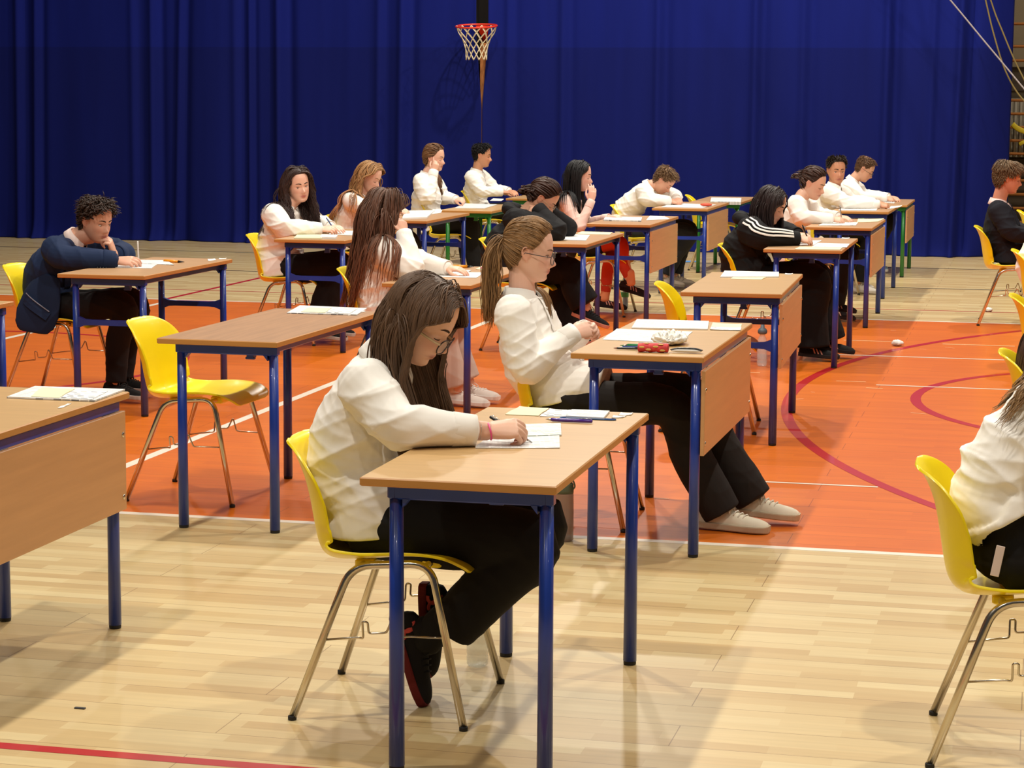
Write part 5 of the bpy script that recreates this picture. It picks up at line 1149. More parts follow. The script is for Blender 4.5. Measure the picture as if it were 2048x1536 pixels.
ctx = PEOPLE['R4'] = person('person in a pale shirt just in front of the boy in the black blazer', (.13, 14.45), dict(
    seed=57, vox=.006, P=(-.10, 0, .53), C=(-.11, 0, .76), N=(-.06, 0, .955), H=(.03, 0, 1.10), face=(0, 18, 0), hunch=.05,
    eR=(.03, -.235, .735), wR=(.235, -.115, .665), eL=(.03, .235, .735), wL=(.235, .105, .665), kR=(.33, -.10, .53), kL=(.33, .10, .53), aR=(.30, -.09, .11), aL=(.30, .09, .11),
    hR=dict(WR), hL=dict(REST), top=sh(fold=.009), bottom=tr(), shoes=dict(upper=(60, 50, 50), sole=(200, 190, 180)), toeR=(1, -.1, 0), toeL=(1, .1, 0),
    hair=dict(style='pony', rgb=(96, 70, 48), tie=(-.1, 0, .02), n=300, nt=60, len=.2), eyes='down'))
ctx = PEOPLE['R5'] = person('boy in a black blazer with floppy light brown hair, in profile by the right edge', (-.13, 17.2), dict(
    seed=60, vox=.0046, male=True, P=(-.08, 0, .53), C=(-.165, 0, .745), N=(-.190, 0, .935), H=(-.118, 0, 1.128), face=(4, 10, 0), hunch=.02, sw=.185,
    eR=(-.085, -.24, .725), wR=(.12, -.12, .668), eL=(-.07, .24, .73), wL=(.12, .11, .668), kR=(.22, -.10, .53), kL=(.22, .10, .53), aR=(.20, -.09, .11), aL=(.20, .09, .11),
    hR=dict(REST), hL=dict(REST), top=dict(rgb=(24, 24, 32), kind='blazer', name='blazer', loose=1.08, sleeve=(.084, .080, .070, .062, .054), fold=.006, collar=True, collar_rgb=(236, 208, 202), hem=(-.08, 0, .48)), bottom=tr(rgb=(22, 22, 28)), shoes=dict(upper=(20, 18, 18), sole=(30, 28, 28)), toeR=(1, -.1, 0), toeL=(1, .1, 0),
    skin=(220, 150, 122), hair=dict(style='short', rgb=(112, 88, 62), n=900, side=.03, topl=.07, flow=(.95, 0, -.05), th=.014, fringe=1.1, wd=1.0, grav=.16, mess=.14, lift=.12, jit=.03), eyes='down'))
ctx = PEOPLE['R6'] = person('person in white bending forward beyond the boy in the black blazer', (.10, 19.9), dict(
    seed=63, vox=.006, P=(-.09, 0, .53), C=(-.08, 0, .76), N=(-.0, 0, .94), H=(.10, 0, 1.05), face=(0, 28, 0), hunch=.05,
    eR=(.03, -.235, .735), wR=(.235, -.115, .665), eL=(.03, .235, .735), wL=(.235, .105, .665), kR=(.33, -.10, .53), kL=(.33, .10, .53), aR=(.30, -.09, .11), aL=(.30, .09, .11),
    hR=dict(WR), hL=dict(REST), top=sh(fold=.009), bottom=tr(), shoes=dict(upper=(60, 50, 50), sole=(200, 190, 180)), toeR=(1, -.1, 0), toeL=(1, .1, 0),
    hair=dict(style='short', rgb=(70, 50, 36), n=260), eyes='down'))
# ---------------------------------------------------------------- papers
def print_material(name, rgb, ink, bw, bh, share):
    m = mat(name, rgb, .7); nt = m.node_tree; N = nt.nodes; L = nt.links; b = N['Principled BSDF']
    tc = N.new('ShaderNodeTexCoord'); br = N.new('ShaderNodeTexBrick'); br.offset = .37; br.inputs['Scale'].default_value = 1
    br.inputs['Brick Width'].default_value = bw; br.inputs['Row Height'].default_value = bh; br.inputs['Mortar Size'].default_value = bh * .3; br.inputs['Mortar Smooth'].default_value = .05
    br.inputs['Color1'].default_value = lin(*rgb); br.inputs['Color2'].default_value = lin(*ink); br.inputs['Bias'].default_value = share; br.inputs['Mortar'].default_value = lin(*rgb)
    L.new(tc.outputs['Object'], br.inputs['Vector']); L.new(br.outputs['Color'], b.inputs['Base Color']); return m
M['print_paper'] = print_material('print_paper', (228, 226, 222), (96, 98, 106), .030, .0085, -.12)
M['print_green'] = print_material('print_green', (230, 228, 224), (92, 140, 106), .035, .010, -.1)
M['code_paper'] = print_material('code_paper', (230, 229, 226), (50, 50, 58), .036, .024, .05)
SHEETS = [
    ('print_paper', 0.001, 'single exam sheet under the hand of the girl writing at the nearest desk', 'exam_sheet', 0.7605, [(-1.452, 5.574), (-1.233, 5.635), (-1.286, 5.868), (-1.476, 5.849)]),
    ('print_green', 0.004, 'open exam booklet just beyond the hand of the girl at the nearest desk', 'exam_booklet', 0.7605, [(-1.396, 5.789), (-1.276, 5.85), (-1.325, 6.063), (-1.427, 6.013)]),
    ('cream_paper', 0.001, 'cream envelope on the nearest desk', 'envelope', 0.7605, [(-1.526, 6.209), (-1.424, 6.208), (-1.429, 6.369), (-1.524, 6.384)]),
    ('code_paper', 0.001, 'sheet of code stickers beside the cream envelope on the nearest desk', 'sticker_sheet', 0.7605, [(-1.419, 6.199), (-1.343, 6.214), (-1.356, 6.35), (-1.424, 6.359)]),
    ('print_paper', 0.006, 'folded booklet with dark back beside the code stickers', 'exam_booklet', 0.7605, [(-1.339, 6.2), (-1.224, 6.191), (-1.235, 6.338), (-1.351, 6.337)]),
    ('paper', 0.0015, 'small white tag near the far corner of the nearest desk, the nearer of two', 'paper_tag', 0.7605, [(-1.207, 6.226), (-1.177, 6.243), (-1.171, 6.275), (-1.209, 6.268)]),
    ('paper', 0.0015, 'small white tag near the far corner of the nearest desk, the farther of two', 'paper_tag', 0.7605, [(-1.198, 6.281), (-1.162, 6.298), (-1.164, 6.341), (-1.199, 6.334)]),
    ('print_paper', 0.005, 'long exam booklet at the far end of the desk with the pencil case', 'exam_booklet', 0.7605, [(-1.618, 8.756), (-1.308, 8.791), (-1.352, 9.118), (-1.661, 9.107)]),
    ('print_paper', 0.001, 'exam sheet in front of the ponytailed girl', 'exam_sheet', 0.7605, [(-1.65, 8.305), (-1.343, 8.27), (-1.356, 8.701), (-1.674, 8.724)]),
    ('cream_paper', 0.001, 'cream card on the far right corner of the desk with the pencil case', 'envelope', 0.7605, [(-1.302, 8.811), (-1.177, 8.813), (-1.203, 9.056), (-1.329, 9.076)]),
    ('code_paper', 0.001, 'narrow code strip on the cream card, desk with the pencil case', 'sticker_sheet', 0.7622, [(-1.298, 8.795), (-1.173, 8.797), (-1.184, 8.896), (-1.309, 8.895)]),
    ('print_paper', 0.004, 'exam booklet on the brown empty desk', 'exam_booklet', 0.7605, [(-3.182, 8.939), (-2.865, 8.95), (-2.911, 9.241), (-3.241, 9.28)]),
    ('cream_paper', 0.001, 'cream envelope lying on the booklet of the brown empty desk', 'envelope', 0.7655, [(-3.129, 8.973), (-3.018, 8.97), (-3.053, 9.172), (-3.158, 9.177)]),
    ('code_paper', 0.001, 'code stickers lying on the booklet of the brown empty desk', 'sticker_sheet', 0.7655, [(-3.013, 8.971), (-2.903, 8.967), (-2.938, 9.192), (-3.056, 9.195)]),
    ('paper', 0.001, 'torn white slip beside the booklet on the brown empty desk', 'paper_slip', 0.7605, [(-2.9, 8.93), (-2.887, 8.977), (-2.883, 9.137), (-2.915, 9.178)]),
    ('print_paper', 0.005, 'exam booklet with orange tabs on the desk at the left edge', 'exam_booklet', 0.7605, [(-3.102, 6.126), (-2.807, 6.126), (-2.824, 6.392), (-3.132, 6.382)]),
    ('cream_paper', 0.001, 'cream envelope on the booklet of the desk at the left edge', 'envelope', 0.766, [(-3.028, 6.141), (-2.932, 6.137), (-2.973, 6.34), (-3.088, 6.342)]),
    ('code_paper', 0.001, 'code stickers on the booklet of the desk at the left edge', 'sticker_sheet', 0.766, [(-2.926, 6.138), (-2.818, 6.136), (-2.849, 6.316), (-2.965, 6.33)]),
    ('paper', 0.001, 'small torn slip on the desk at the left edge', 'paper_slip', 0.7605, [(-2.852, 5.959), (-2.843, 5.983), (-2.857, 6.067), (-2.864, 6.055)]),
    ('print_paper', 0.006, 'papers on the far end of the empty desk with cross bars', 'exam_booklet', 0.7605, [(-1.645, 11.478), (-1.347, 11.594), (-1.383, 11.906), (-1.682, 11.895)]),
    ('cream_paper', 0.001, 'cream envelope before the papers on the empty desk with cross bars', 'envelope', 0.7605, [(-1.582, 11.416), (-1.417, 11.409), (-1.406, 11.683), (-1.571, 11.727)]),
    ('paper', 0.001, 'small white tag on the far corner of the empty desk with cross bars', 'paper_tag', 0.7605, [(-1.341, 11.799), (-1.301, 11.805), (-1.303, 11.876), (-1.343, 11.87)]),
    ('print_paper', 0.001, 'exam sheet under the hands of the girl in the striped hoodie', 'exam_sheet', 0.7605, [(-1.67, 14.168), (-1.439, 14.355), (-1.437, 14.837), (-1.598, 14.76)]),
    ('print_paper', 0.004, 'exam booklet by the edge of the striped hoodie girl\'s desk', 'exam_booklet', 0.7605, [(-1.43, 14.105), (-1.208, 14.137), (-1.219, 14.495), (-1.432, 14.518)]),
    ('cream_paper', 0.003, 'plastic folder on the near edge of the striped hoodie girl\'s desk', 'folder', 0.7605, [(-1.513, 13.861), (-1.232, 13.902), (-1.234, 14.148), (-1.508, 14.11)]),
    ('paper', 0.001, 'white tags on the far corner of the striped hoodie girl\'s desk', 'paper_tag', 0.7605, [(-1.33, 15.076), (-1.276, 15.083), (-1.279, 15.197), (-1.33, 15.19)]),
    ('print_paper', 0.002, 'exam sheet in front of the girl with tied-back hair', 'exam_sheet', 0.7605, [(-1.644, 16.652), (-1.366, 16.757), (-1.385, 17.185), (-1.624, 17.156)]),
    ('cream_paper', 0.002, 'cream papers beyond the exam sheet of the girl with tied-back hair', 'envelope', 0.7605, [(-1.393, 17.184), (-1.242, 17.35), (-1.228, 17.812), (-1.428, 17.71)]),
    ('print_paper', 0.002, 'long sheet on the desk of the boy staring at the camera', 'exam_sheet', 0.7605, [(-1.715, 19.11), (-1.389, 19.145), (-1.41, 19.607), (-1.721, 19.575)]),
    ('paper', 0.002, 'white papers at the hand of the boy staring at the camera', 'exam_sheet', 0.7605, [(-1.314, 19.429), (-1.231, 19.915), (-1.232, 20.213), (-1.318, 20.005)]),
    ('print_paper', 0.002, 'sheet in front of the writing boy in glasses', 'exam_sheet', 0.7105, [(-1.517, 21.83), (-1.403, 21.73), (-1.439, 22.528), (-1.553, 22.637)]),
    ('print_paper', 0.001, 'exam sheet under the writing hand of the boy in the navy blazer', 'exam_sheet', 0.7605, [(-4.973, 11.117), (-4.743, 11.118), (-4.881, 11.574), (-5.074, 11.621)]),
    ('print_paper', 0.003, 'booklet beyond the hand of the boy in the navy blazer', 'exam_booklet', 0.7605, [(-4.928, 11.427), (-4.72, 11.385), (-4.897, 11.699), (-5.054, 11.675)]),
    ('paper', 0.001, 'small white slip on the far corner of the navy blazer boy\'s desk', 'paper_slip', 0.7605, [(-4.649, 11.726), (-4.646, 11.844), (-4.687, 11.917), (-4.713, 11.873)]),
    ('paper', 0.001, 'small white tag on the far edge of the navy blazer boy\'s desk', 'paper_tag', 0.7605, [(-4.649, 11.883), (-4.622, 11.927), (-4.638, 11.985), (-4.672, 11.96)]),
    ('print_paper', 0.001, 'exam sheets by the elbow of the girl with very long hair, the nearer sheet', 'exam_sheet', 0.7105, [(-3.391, 11.686), (-3.031, 11.639), (-3.083, 12.024), (-3.434, 12.042)]),
    ('print_paper', 0.001, 'exam sheets by the elbow of the girl with very long hair, the farther sheet', 'exam_sheet', 0.712, [(-3.468, 11.87), (-3.167, 11.882), (-3.19, 12.137), (-3.51, 12.162)]),
    ('cream_paper', 0.001, 'cream paper at the far end of the long-haired leaning girl\'s desk', 'envelope', 0.7105, [(-3.2, 12.269), (-3.094, 12.209), (-3.125, 12.475), (-3.229, 12.619)]),
    ('print_paper', 0.003, 'exam booklet by the sleeve of the girl in the plain black hoodie', 'exam_booklet', 0.7605, [(-3.195, 14.289), (-2.957, 14.269), (-3.052, 14.867), (-3.244, 14.958)]),
    ('cream_paper', 0.001, 'cream papers at the far end of the plain black hoodie girl\'s desk', 'envelope', 0.7605, [(-3.174, 15.0), (-2.935, 14.974), (-2.967, 15.267), (-3.199, 15.297)]),
    ('print_paper', 0.01, 'stack of papers on the panelled desk before the girl in red tights', 'exam_booklet', 0.7605, [(-3.326, 16.726), (-3.021, 16.69), (-3.106, 17.203), (-3.413, 17.244)]),
    ('paper', 0.002, 'white sheet at the far end of the panelled desk before the girl in red tights', 'exam_sheet', 0.7605, [(-3.021, 16.913), (-2.874, 17.155), (-2.978, 17.528), (-3.11, 17.592)]),
    ('print_paper', 0.003, 'exam papers beside the boy with bowed head', 'exam_booklet', 0.7605, [(-3.278, 19.107), (-2.903, 19.054), (-2.876, 19.725), (-3.308, 19.881)]),
    ('print_paper', 0.03, 'stack of papers on the unoccupied green-framed desk', 'paper_stack', 0.7105, [(-3.096, 20.828), (-2.804, 20.857), (-2.918, 21.74), (-3.217, 21.712)]),
    ('print_paper', 0.002, 'exam sheet in front of the smiling girl', 'exam_sheet', 0.7605, [(-4.799, 14.36), (-4.604, 14.274), (-4.721, 14.776), (-4.911, 14.81)]),
    ('cream_paper', 0.008, 'open cream booklet by the elbow of the smiling girl', 'exam_booklet', 0.7605, [(-4.865, 13.816), (-4.676, 13.843), (-4.785, 14.208), (-4.983, 14.237)]),
    ('code_paper', 0.012, 'pencil case full of pens on the desk of the smiling girl', 'pencil_case', 0.7605, [(-4.703, 13.882), (-4.595, 13.897), (-4.668, 14.159), (-4.796, 14.197)]),
    ('print_paper', 0.012, 'loose white papers in front of the blonde girl', 'exam_booklet', 0.7605, [(-4.862, 16.356), (-4.726, 16.593), (-4.963, 17.673), (-5.17, 17.482)]),
    ('paper', 0.002, 'white sheet at the far end of the desk of the blonde girl', 'exam_sheet', 0.7605, [(-4.862, 17.071), (-4.854, 17.469), (-4.957, 17.873), (-5.058, 17.947)]),
    ('print_paper', 0.006, 'open booklet in front of the girl holding her forehead', 'exam_booklet', 0.7105, [(-5.211, 19.218), (-4.936, 19.249), (-5.009, 20.014), (-5.345, 20.079)]),
    ('paper', 0.003, 'white papers on the desk of the upright boy by the curtain', 'exam_sheet', 0.7105, [(-5.276, 20.779), (-5.162, 20.79), (-5.243, 21.221), (-5.377, 21.321)]),
]
for m_, th_, lab, nm, z0, cs in SHEETS:
    c = np.mean(cs, 0); e = np.array(cs[1]) - np.array(cs[0]); an = math.atan2(e[1], e[0]); ca, sa = math.cos(-an), math.sin(-an)
    q = [((x - c[0]) * ca - (y - c[1]) * sa, (x - c[0]) * sa + (y - c[1]) * ca) for x, y in cs]
    b = MB(); cur = .0012 if th_ < .003 else 0
    nu = 7; bot = []; tp = []
    for j in range(nu):
        for i in range(nu):
            u, v = i / (nu - 1), j / (nu - 1)
            x = (q[0][0] * (1 - u) + q[1][0] * u) * (1 - v) + (q[3][0] * (1 - u) + q[2][0] * u) * v; y = (q[0][1] * (1 - u) + q[1][1] * u) * (1 - v) + (q[3][1] * (1 - u) + q[2][1] * u) * v
            lift = (abs(u - .5) * 2) ** 3 * cur * (1 + math.sin(7 * v + c[0] * 9)) if th_ < .02 else 0
            bot.append((x, y, 0)); tp.append((x, y, th_ + lift))
    F = []; n2 = nu * nu
    for j in range(nu - 1):
        for i in range(nu - 1):
            a = j * nu + i; F.append((n2 + a, n2 + a + 1, n2 + a + nu + 1, n2 + a + nu)); F.append((a, a + nu, a + nu + 1, a + 1))
    ed = [i for i in range(nu)] + [j * nu + nu - 1 for j in range(1, nu)] + [(nu - 1) * nu + i for i in range(nu - 2, -1, -1)] + [j * nu for j in range(nu - 2, 0, -1)]
    for k in range(len(ed)): a, d = ed[k], ed[(k + 1) % len(ed)]; F.append((a, d, n2 + d, n2 + a))
    b.add(bot + tp, F, 0, False)
    o = b.build(nm, M[m_], None, (c[0], c[1], z0 + .0004)); o.rotation_euler = (0, 0, an)
    tag(o, lab, nm.replace('_', ' '), 'papers on the exam desks')

# ---------------------------------------------------------------- pens and small desk things
M['purple'] = mat('purple', (70, 24, 140), .25, coat=.4); M['silver'] = mat('silver', (200, 198, 194), .25, metal=1)
M['pen_black'] = mat('pen_black', (26, 26, 28), .3); M['pen_orange'] = mat('pen_orange', (240, 150, 20), .35); M['pen_white'] = mat('pen_white', (228, 226, 220), .35)
M['pen_green'] = mat('pen_green', (30, 120, 60), .35); M['pen_blue'] = mat('pen_blue', (36, 70, 130), .3); M['pen_brown'] = mat('pen_brown', (120, 60, 40), .4)
M['ruler'] = mat('ruler', (20, 74, 124), .15, coat=.3)
M['case_red'] = mat('case_red', (206, 62, 62), .75, noise=((60, 60, 60), .35)); M['case_yellow'] = mat('case_yellow', (216, 176, 92), .8)
M['tissue'] = mat('tissue', (236, 232, 222), .85); M['pink'] = mat('pink', (240, 84, 150), .45); M['red_thing'] = mat('red_thing', (216, 74, 46), .5)
def pen(a, d, body, tipm, label, r=.0048, clip=True, cat='pen', name='pen', tl=.12):
    a, d = V3(*a), V3(*d); L_ = np.linalg.norm(d - a); u = (d - a) / L_
    root = thing(name, label, cat, tuple(a))
    b = MB(); P_ = [u * L_ * t for t in (tl, tl + .03, .3, .7, .985, 1)]; b.tube(P_, [r * .8, r, r * 1.05, r, r * .95, r * .5], 12); b.build('barrel', body, root)
    b = MB(); b.tube([u * 0, u * L_ * .02, u * L_ * tl * .6, u * L_ * tl], [.0006, .0012, r * .55, r * .82], 10); b.build('tip', tipm, root)
    if clip:
        s_ = unit(np.cross(u, (0, 0, 1)) if abs(u[2]) < .9 else V3(0, 1, 0)); w_ = np.cross(s_, u) if abs(u[2]) < .9 else s_
        b = MB(); b.tube([u * L_ * .97 + w_ * r, u * L_ * .95 + w_ * (r + .003), u * L_ * .72 + w_ * (r + .001)], [(.0018, .0008)] * 3, 6, ref=s_); b.build('clip', tipm, root)
    return root
pen((-1.38, 6.109, .767), (-1.240, 6.106, .767), M['purple'], M['silver'], 'purple ballpoint pen with silver tip lying on the nearest desk', .0055)
b = MB()
a_ = np.linspace(-PI / 2, PI / 2, 10); out_ = [(.085 - .012 + .012 * math.cos(t), .012 * math.sin(t)) for t in a_] + [(-.085 + .012 - .012 * math.cos(t), -.012 * math.sin(t)) for t in a_]
b.loft([[(x, y, z) for x, y in out_] for z in (0, .0022)], smooth=False); tag(b.build('ruler', M['ruler'], None, (-1.271, 6.19, .7612)), 'blue plastic ruler lying behind the purple pen', 'ruler')
# pencil case and pens of the ponytailed girl
pc = thing('pencil_case', 'soft red patterned pencil case on the desk edge near the ponytailed girl', 'pencil case', (-1.385, 7.945, .7605), .0)
b = MB(); Sweep([(-.055, 0, .016), (-.03, 0, .017), (.03, 0, .017), (.055, 0, .016)], [(.021, .0165)] * 4, (0, 1, 0)).add(b, 18, 0, .2, .2); V_ = b.v[0]; V_[:, 2] += .0012 * np.sin(V_[:, 0] * 160); b.build('pouch', M['case_red'], pc)
for i, (x, y, z) in enumerate(((-.04, -.0205, .020), (-.015, -.0215, .012), (.012, -.0215, .023), (.038, -.021, .010), (.03, -.012, .031), (-.025, -.006, .033))):
    b = MB(); b.ball((x, y, z), (.011, .002 if y < -.018 else .008, .004 if y < -.018 else .0015), n=10, m=6); b.build('printed_fish', M['case_yellow'], pc)
b = MB(); b.tube([(-.057, .005, .034), (.06, .005, .034)], .0016, 6); b.build('zip', M['pen_white'], pc)
pen((-1.545, 7.99, .766), (-1.43, 7.985, .768), M['pen_black'], M['pen_brown'], 'dark pen with brown end sticking out of the red pencil case, nearest the desk edge', .004)
pen((-1.53, 8.03, .766), (-1.425, 7.99, .774), M['pen_blue'], M['pen_white'], 'dark blue pen between the green and brown ones by the red pencil case', .004)
pen((-1.515, 8.06, .770), (-1.42, 8.02, .775), M['pen_green'], M['pen_black'], 'thick green marker by the red pencil case', .0065)
pen((-1.54, 8.09, .766), (-1.40, 8.05, .768), M['pen_white'], M['pen_green'], 'white pencil with a green tip lying behind the green marker', .004, False)
gc = thing('glasses_case', 'slim black and white case on the front edge of the desk with the pencil case', 'case', (-1.262, 7.955, .7608), .02)
b = MB(); Sweep([(-.056, 0, .008), (-.03, 0, .009), (.03, 0, .009), (.056, 0, .008)], [(.010, .0035), (.013, .007), (.013, .007), (.010, .0035)], (0, 1, 0)).add(b, 14, 0, .4, .4); b.build('body', M['pen_white'], gc)
b = MB(); b.tube(bez([(-.06, 0, .011), (-.03, .002, .0175), (.03, .002, .0175), (.06, 0, .011)], 6), (.012, .002), 8, ref=(0, 1, 0)); b.build('lid', M['pen_black'], gc)
b = MB(); b.ball((0, 0, .016), (.062, .09, .018), n=56, m=26); V_ = b.v[0]; V_ += (V_ * V3(.3, .3, .8)) * (np.abs(np.sin(V_[:, 0] * 120 + 3 * np.sin(V_[:, 1] * 75))) + .6 * np.abs(np.sin(V_[:, 1] * 90 + V_[:, 0] * 60)) - .8)[:, None] + RNG.normal(0, .0012, V_.shape); V_[:, 2] = np.maximum(V_[:, 2], .001)
o = b.build('tissue', M['tissue'], None, (-1.372, 8.24, .7615)); tag(o, 'crumpled white tissue lying across the exam sheet behind the red pencil case', 'tissue')
pen((-4.725, 11.552, .767), (-4.873, 11.605, .767), M['pen_orange'], M['pen_black'], 'orange highlighter with black cap on the desk of the boy in the navy blazer', .0085, False, tl=.3)
pen((-3.226, 12.335, .719), (-3.368, 12.352, .719), M['pen_orange'], M['pen_black'], 'orange highlighter with black cap on the desk of the girl with very long hair', .0085, False, tl=.28)
pen((-3.19, 12.30, .716), (-3.10, 12.33, .716), M['pink'], M['pen_white'], 'pink pen beyond the orange highlighter of the long-haired girl', .005, False)
b = MB(); b.ball((0, 0, .013), (.055, .03, .014), n=14, m=8); tag(b.build('pencil_case', M['red_thing'], None, (-2.91, 19.33, .766)), 'orange-red pencil case beside the papers of the boy with bowed head', 'pencil case')
b = MB(); Sweep([(-.07, 0, .02), (.0, 0, .022), (.07, 0, .02)], [(.03, .019), (.032, .021), (.03, .018)], (0, 1, 0)).add(b, 14); tag(b.build('pencil_case', M['pen_white'], None, (-1.585, 22.5, .7115)), 'small white pencil case on the green-framed desk of the boy in glasses', 'pencil case')
def held_pen(k, d, label, body=None, tip_z=.762, back=.1, name='pen'):
    c_ = PEOPLE[k]; f_, t_, ax = c_['fingers']['R']; m_ = (f_[0] + t_) / 2 + V3(c_['at'][0], c_['at'][1], 0); d = unit(d)
    tp = m_ - d * ((m_[2] - tip_z) / d[2]) if d[2] > .2 else m_ - d * .03
    return pen(tp, tp + d * .142, body or M['pen_black'], M['silver'], label, .0046)
held_pen('A', (-.78, .12, .40), 'black pen in the hand of the girl writing at the nearest desk')
held_pen('E', (-.3, -.1, .75), 'dark pen held by the girl in the striped hoodie')
held_pen('F', (-.12, -.05, .9), 'slim grey pen held upright by the girl with tied-back hair', M['silver'])
held_pen('M', (.0, -.06, 1), 'clear pen with black cap held upright by the boy in the navy blazer', M['pen_white'])
held_pen('N', (-.5, .0, .7), 'pen in the hand of the smiling girl', M['pen_blue'])

# ---------------------------------------------------------------- bottles on the floor
M['bottle_clear'] = mat('bottle_clear', (214, 226, 226), .12, alpha=.34, spec=.6); M['bottle_smoke'] = mat('bottle_smoke', (130, 108, 92), .35, alpha=.68)
M['cap_olive'] = mat('cap_olive', (84, 88, 66), .5); M['cap_grey'] = mat('cap_grey', (84, 96, 104), .45); M['label_green'] = mat('label_green', (70, 140, 84), .6); M['cap_blue'] = mat('cap_blue', (40, 80, 190), .4)
M['label_white'] = mat('label_white', (222, 230, 226), .5)
bt_ = thing('water_bottle', 'smoke-grey drinking bottle with olive flip cap beneath the nearest desk', 'bottle', (-1.748, 8.069, .0006))
b = MB(); b.lathe([(.001, .001), (.034, .001), (.038, .006), (.0385, .06), (.0385, .12), (.0375, .17), (.0375, .182), (.0355, .19), (.001, .19)], 28); b.build('body', M['bottle_smoke'], bt_)
b = MB(); b.lathe([(.0375, .188), (.0378, .2), (.037, .222), (.034, .226), (.001, .227)], 28); Sweep([(-.018, 0, .222), (.006, 0, .232), (.02, 0, .226)], [(.022, .012), (.026, .022), (.014, .018)], (0, 1, 0)).add(b, 14); b.build('cap', M['cap_olive'], bt_)
b = MB(); b.tube(bez([(.034, 0, .2), (.043, 0, .215), (.036, 0, .238)], 5), (.007, .003), 8, ref=(0, 1, 0)); b.build('carry_loop', M['cap_olive'], bt_)
def pet(x, y, label, capm, labm, h=.22, grey=False):
    r = thing('water_bottle', label, 'bottle', (x, y, .0006)); k = h / .22
    b = MB(); b.lathe([(.001, .002), (.026, .001), (.032, .008), (.033, .03), (.031, .036), (.033, .042), (.033, .07), (.0305, .078), (.033, .086), (.033, .135), (.029, .155), (.019, .18), (.0135, .195), (.0135, .205), (.001, .206)], 26)
    b.v[0][:, 2] *= k; b.build('body', M['bottle_clear'], r)
    b = MB(); b.lathe([(.0155, .196 * k), (.016, .2 * k), (.0155, .218 * k), (.013, .22 * k), (.001, .22 * k)] if not grey else [(.02, .19 * k), (.03, .196 * k), (.031, .21 * k), (.024, .222 * k), (.014, .228 * k), (.012, .246 * k), (.001, .247 * k)], 20); b.build('cap', capm, r)
    if labm: b = MB(); b.lathe([(.0335, .09 * k), (.0337, .092 * k), (.0337, .128 * k), (.0335, .13 * k)], 26); b.build('label_band', labm, r)
    return r
pet(-1.596, 6.162, 'clear water bottle on the beech floor behind the leg of the nearest sitter', M['cap_blue'], None)
pet(-1.712, 13.90, 'clear drinking bottle with grey cap by the legs of the empty panelled desk', M['cap_grey'], None, .24, True)
pet(-3.308, 17.565, 'clear water bottle with green label standing near the dark trainer', M['cap_blue'], M['label_green'])
pet(-5.728, 21.88, 'small clear water bottle on the floor beside the far green desk leg', M['cap_blue'], M['label_white'], .2)
b = MB(); b.box(-.10, .10, -.07, .07, 0, .004, 0, .001); o = b.build('folder', mat('folder_blue', (90, 150, 220), .5), None, (-3.64, 22.93, .001)); o.rotation_euler = (0, 0, .5); tag(o, 'light blue folder lying on the floor beneath the far green-framed desks', 'folder')

# ---------------------------------------------------------------- worn details
def best_ang(sw, t, d):
    an = np.linspace(-PI, PI, 73); P_ = np.array([sw.surf(t, a_) for a_ in an]); c_ = P_.mean(0); return an[np.argmax((P_ - c_) @ unit(d))]
c_ = PEOPLE['A']; wv = unit(c_['W']['R'] - c_['E']['R']); p_ = c_['W']['R'] + wv * .004; u_ = unit(np.cross(wv, (0, 0, 1))); v_ = np.cross(wv, u_)
b = MB(); b.tube([p_ + u_ * .0285 * math.cos(t) + v_ * .0225 * math.sin(t) + wv * .006 * math.sin(t) for t in np.linspace(0, 2 * PI, 33)], .0024, 8, cap=False); b.build('bracelet', M['pink'], c_['root'])
p2 = c_['W']['R'] - wv * .022; b = MB(); b.tube([p2 + u_ * .0275 * math.cos(t) + v_ * .0235 * math.sin(t) for t in np.linspace(0, 2 * PI, 33)], .0006, 6, cap=False); b.build('bracelet', M['silver'], c_['root'])
stripe = cloth((236, 230, 222), 'stripe')
c_ = PEOPLE['E']; sl = c_['SL']['R']; ts = np.linspace(.02, .93, 30); an = np.unwrap([best_ang(sl, t, (0, -.75, .66) if t < .5 else (.1, -.85, .5)) for t in ts]); an = np.convolve(np.pad(an, 3, 'edge'), np.ones(7) / 7, 'valid')
for k in (-1, 0, 1):
    b = MB(); ribbon(sl, ts, an + k * .30, .0135, .0095, b); b.build('sleeve_stripe', stripe, c_['top'])
for k, rgb in (('E', (20, 18, 19)), ('I', (24, 23, 25))):
    c_ = PEOPLE[k]; N_, f_, l_ = c_['N'], c_['fwd'], c_['lat']; b = MB(); up_ = unit(np.cross(f_, l_))
    pts = [N_ + f_ * .075 * math.cos(t) + l_ * .105 * math.sin(t) - f_ * .035 + up_ * (-.012 + .012 * math.cos(t)) for t in np.linspace(.55, 2 * PI - .55, 26)]
    b.tube(pts, [(.026 + .022 * max(0, -math.cos(t)), .030 + .026 * max(0, -math.cos(t))) for t in np.linspace(.55, 2 * PI - .55, 26)], 14, ref=up_); V_, Nn_, Q_ = fuse(b, .006, 5); V_ = V_ + Nn_ * (.007 * creases(V_, 5, [f_, l_], 5))[:, None]
    link('hood', fast_mesh('hood', V_, Q_, cloth(rgb, 'hoodie')), c_['top'])
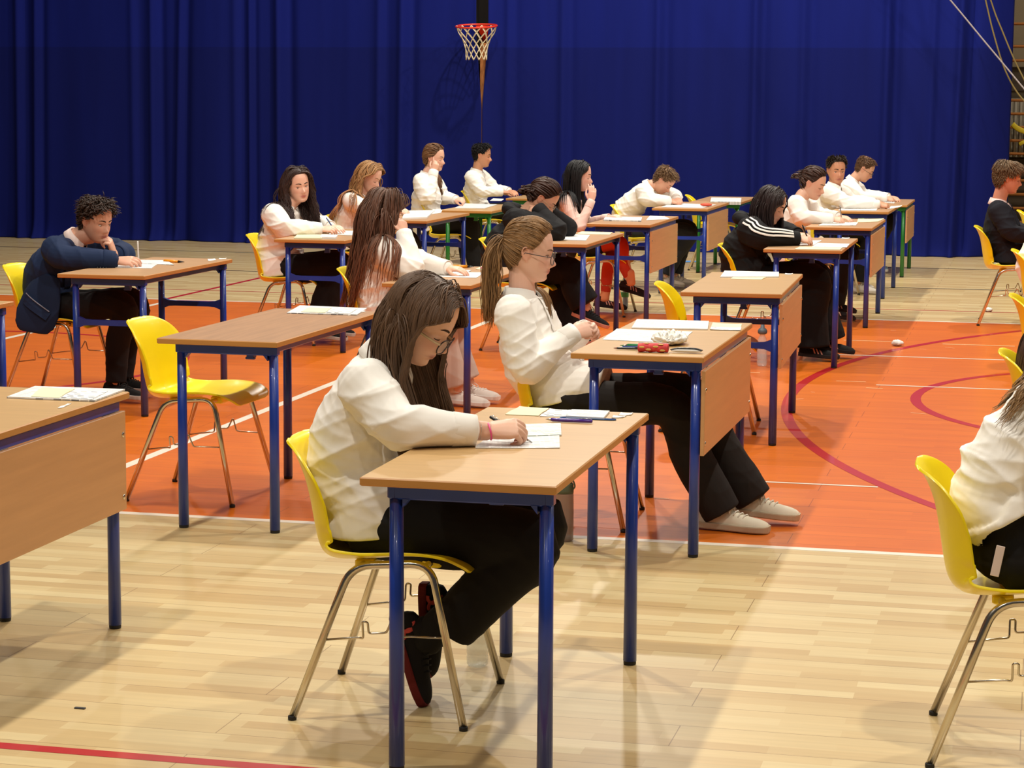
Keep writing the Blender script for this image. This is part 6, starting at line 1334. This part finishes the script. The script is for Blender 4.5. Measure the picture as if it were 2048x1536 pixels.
def suit(k, rgb, tie_rgb, shirt_rgb, v_t=.50):
    c_ = PEOPLE[k]; T = c_['T']; m_j = cloth(rgb, 'blazer'); A0 = -PI / 2
    b = MB(); n_ = 12; V_ = []
    for t in np.linspace(v_t, .985, n_):
        hw = .62 * ((t - v_t) / (1 - v_t)) ** .8 + .03
        for a_ in np.linspace(-hw, hw, 9): V_.append(T.surf(t, A0 + a_, .010))
    b.add(V_, [(i * 9 + j, i * 9 + j + 1, i * 9 + j + 10, i * 9 + j + 9) for i in range(n_ - 1) for j in range(8)]); b.build('shirt_front', cloth(shirt_rgb, 'shirt'), c_['top'])
    if tie_rgb:
        b = MB(); ts = np.linspace(v_t - .12, .96, 14); ribbon(T, ts, np.full(14, A0), np.interp(ts, [v_t - .12, v_t, .9, .93, .96], [.06, .062, .034, .046, .036]), .017, b); b.build('tie', cloth(tie_rgb, 'tie'), c_['top'])
    for sg in (-1, 1):
        b = MB(); ts = np.linspace(v_t - .02, 1.0, 14); f = (ts - v_t) / (1 - v_t)
        ribbon(T, ts, A0 + sg * (.08 + .80 * np.clip(f, 0, 1) ** .8), np.interp(f, [-.05, .0, .55, .62, 1], [.006, .02, .066, .045, .04]), .016, b); b.build('lapel', m_j, c_['top'])
    return T, m_j, c_
T, mj, c_ = suit('M', (22, 37, 66), (26, 24, 32), (228, 204, 196), .42)
b = MB(); b.ball(T.surf(.33, -1.95, .012), .0105, n=12, m=8); b.build('button', mat('horn_button', (70, 48, 34), .3), c_['top'])
sl = c_['SL']['R']
for t in (.86, .89, .92, .95):
    b = MB(); b.ball(sl.surf(t, best_ang(sl, t, (0, -.8, -.5)), .006), .0062, n=10, m=6); b.build('cuff_button', M['pen_black'], c_['top'])
p_ = c_['W']['R'] - unit(c_['W']['R'] - c_['E']['R']) * .018; d_ = unit(c_['W']['R'] - c_['E']['R']); u_ = unit(np.cross(d_, (0, 0, 1))); v_ = np.cross(d_, u_); b = MB()
b.loft([[p_ + d_ * q + u_ * r_ * math.cos(t) + v_ * r_ * math.sin(t) for t in np.linspace(0, 2 * PI, 20, endpoint=False)] for q, r_ in ((-.03, .036), (0, .0365), (.018, .036), (.019, .033), (0, .031))]); b.build('shirt_cuff', cloth((236, 232, 226), 'shirt'), c_['top'])
# jacket skirt hanging outside the seat
b = MB(); tail = Sweep([(-.09, -.150, .70), (-.115, -.185, .60), (-.135, -.212, .50), (-.150, -.224, .43), (-.155, -.228, .39)], [(.07, .04), (.115, .035), (.135, .024), (.125, .016), (.09, .010)], (1, 0, 0)); tail.add(b, 20, 0, .3, .3); V_, Nn_, Q_ = fuse(b, .006, 5); link('jacket_skirt', fast_mesh('jacket_skirt', V_, Q_, mj), c_['top'])
b = MB(); ribbon(tail, np.linspace(.36, .52, 6), np.linspace(2.25, .95, 6), .052, .010, b); b.build('pocket_flap', mj, c_['top'])
b = MB(); ribbon(tail, np.linspace(.29, .45, 6), np.linspace(2.25, .95, 6), .006, .013, b); b.build('pocket_piping', cloth((130, 134, 150), 'blazer'), c_['top'])
suit('R5', (24, 24, 32), (30, 34, 60), (236, 208, 202), .45)
# white trouser label of the nearest right-hand sitter
c_ = PEOPLE['R1']; b = MB(); b.box(-.011, .011, -.002, .002, -.04, .04, 0, .001); o = b.build('side_stripe', cloth((224, 206, 200), 'stripe'), c_['legs'])
o.location = (-.085, -.192, .535); o.rotation_euler = (0, math.radians(10), 0)
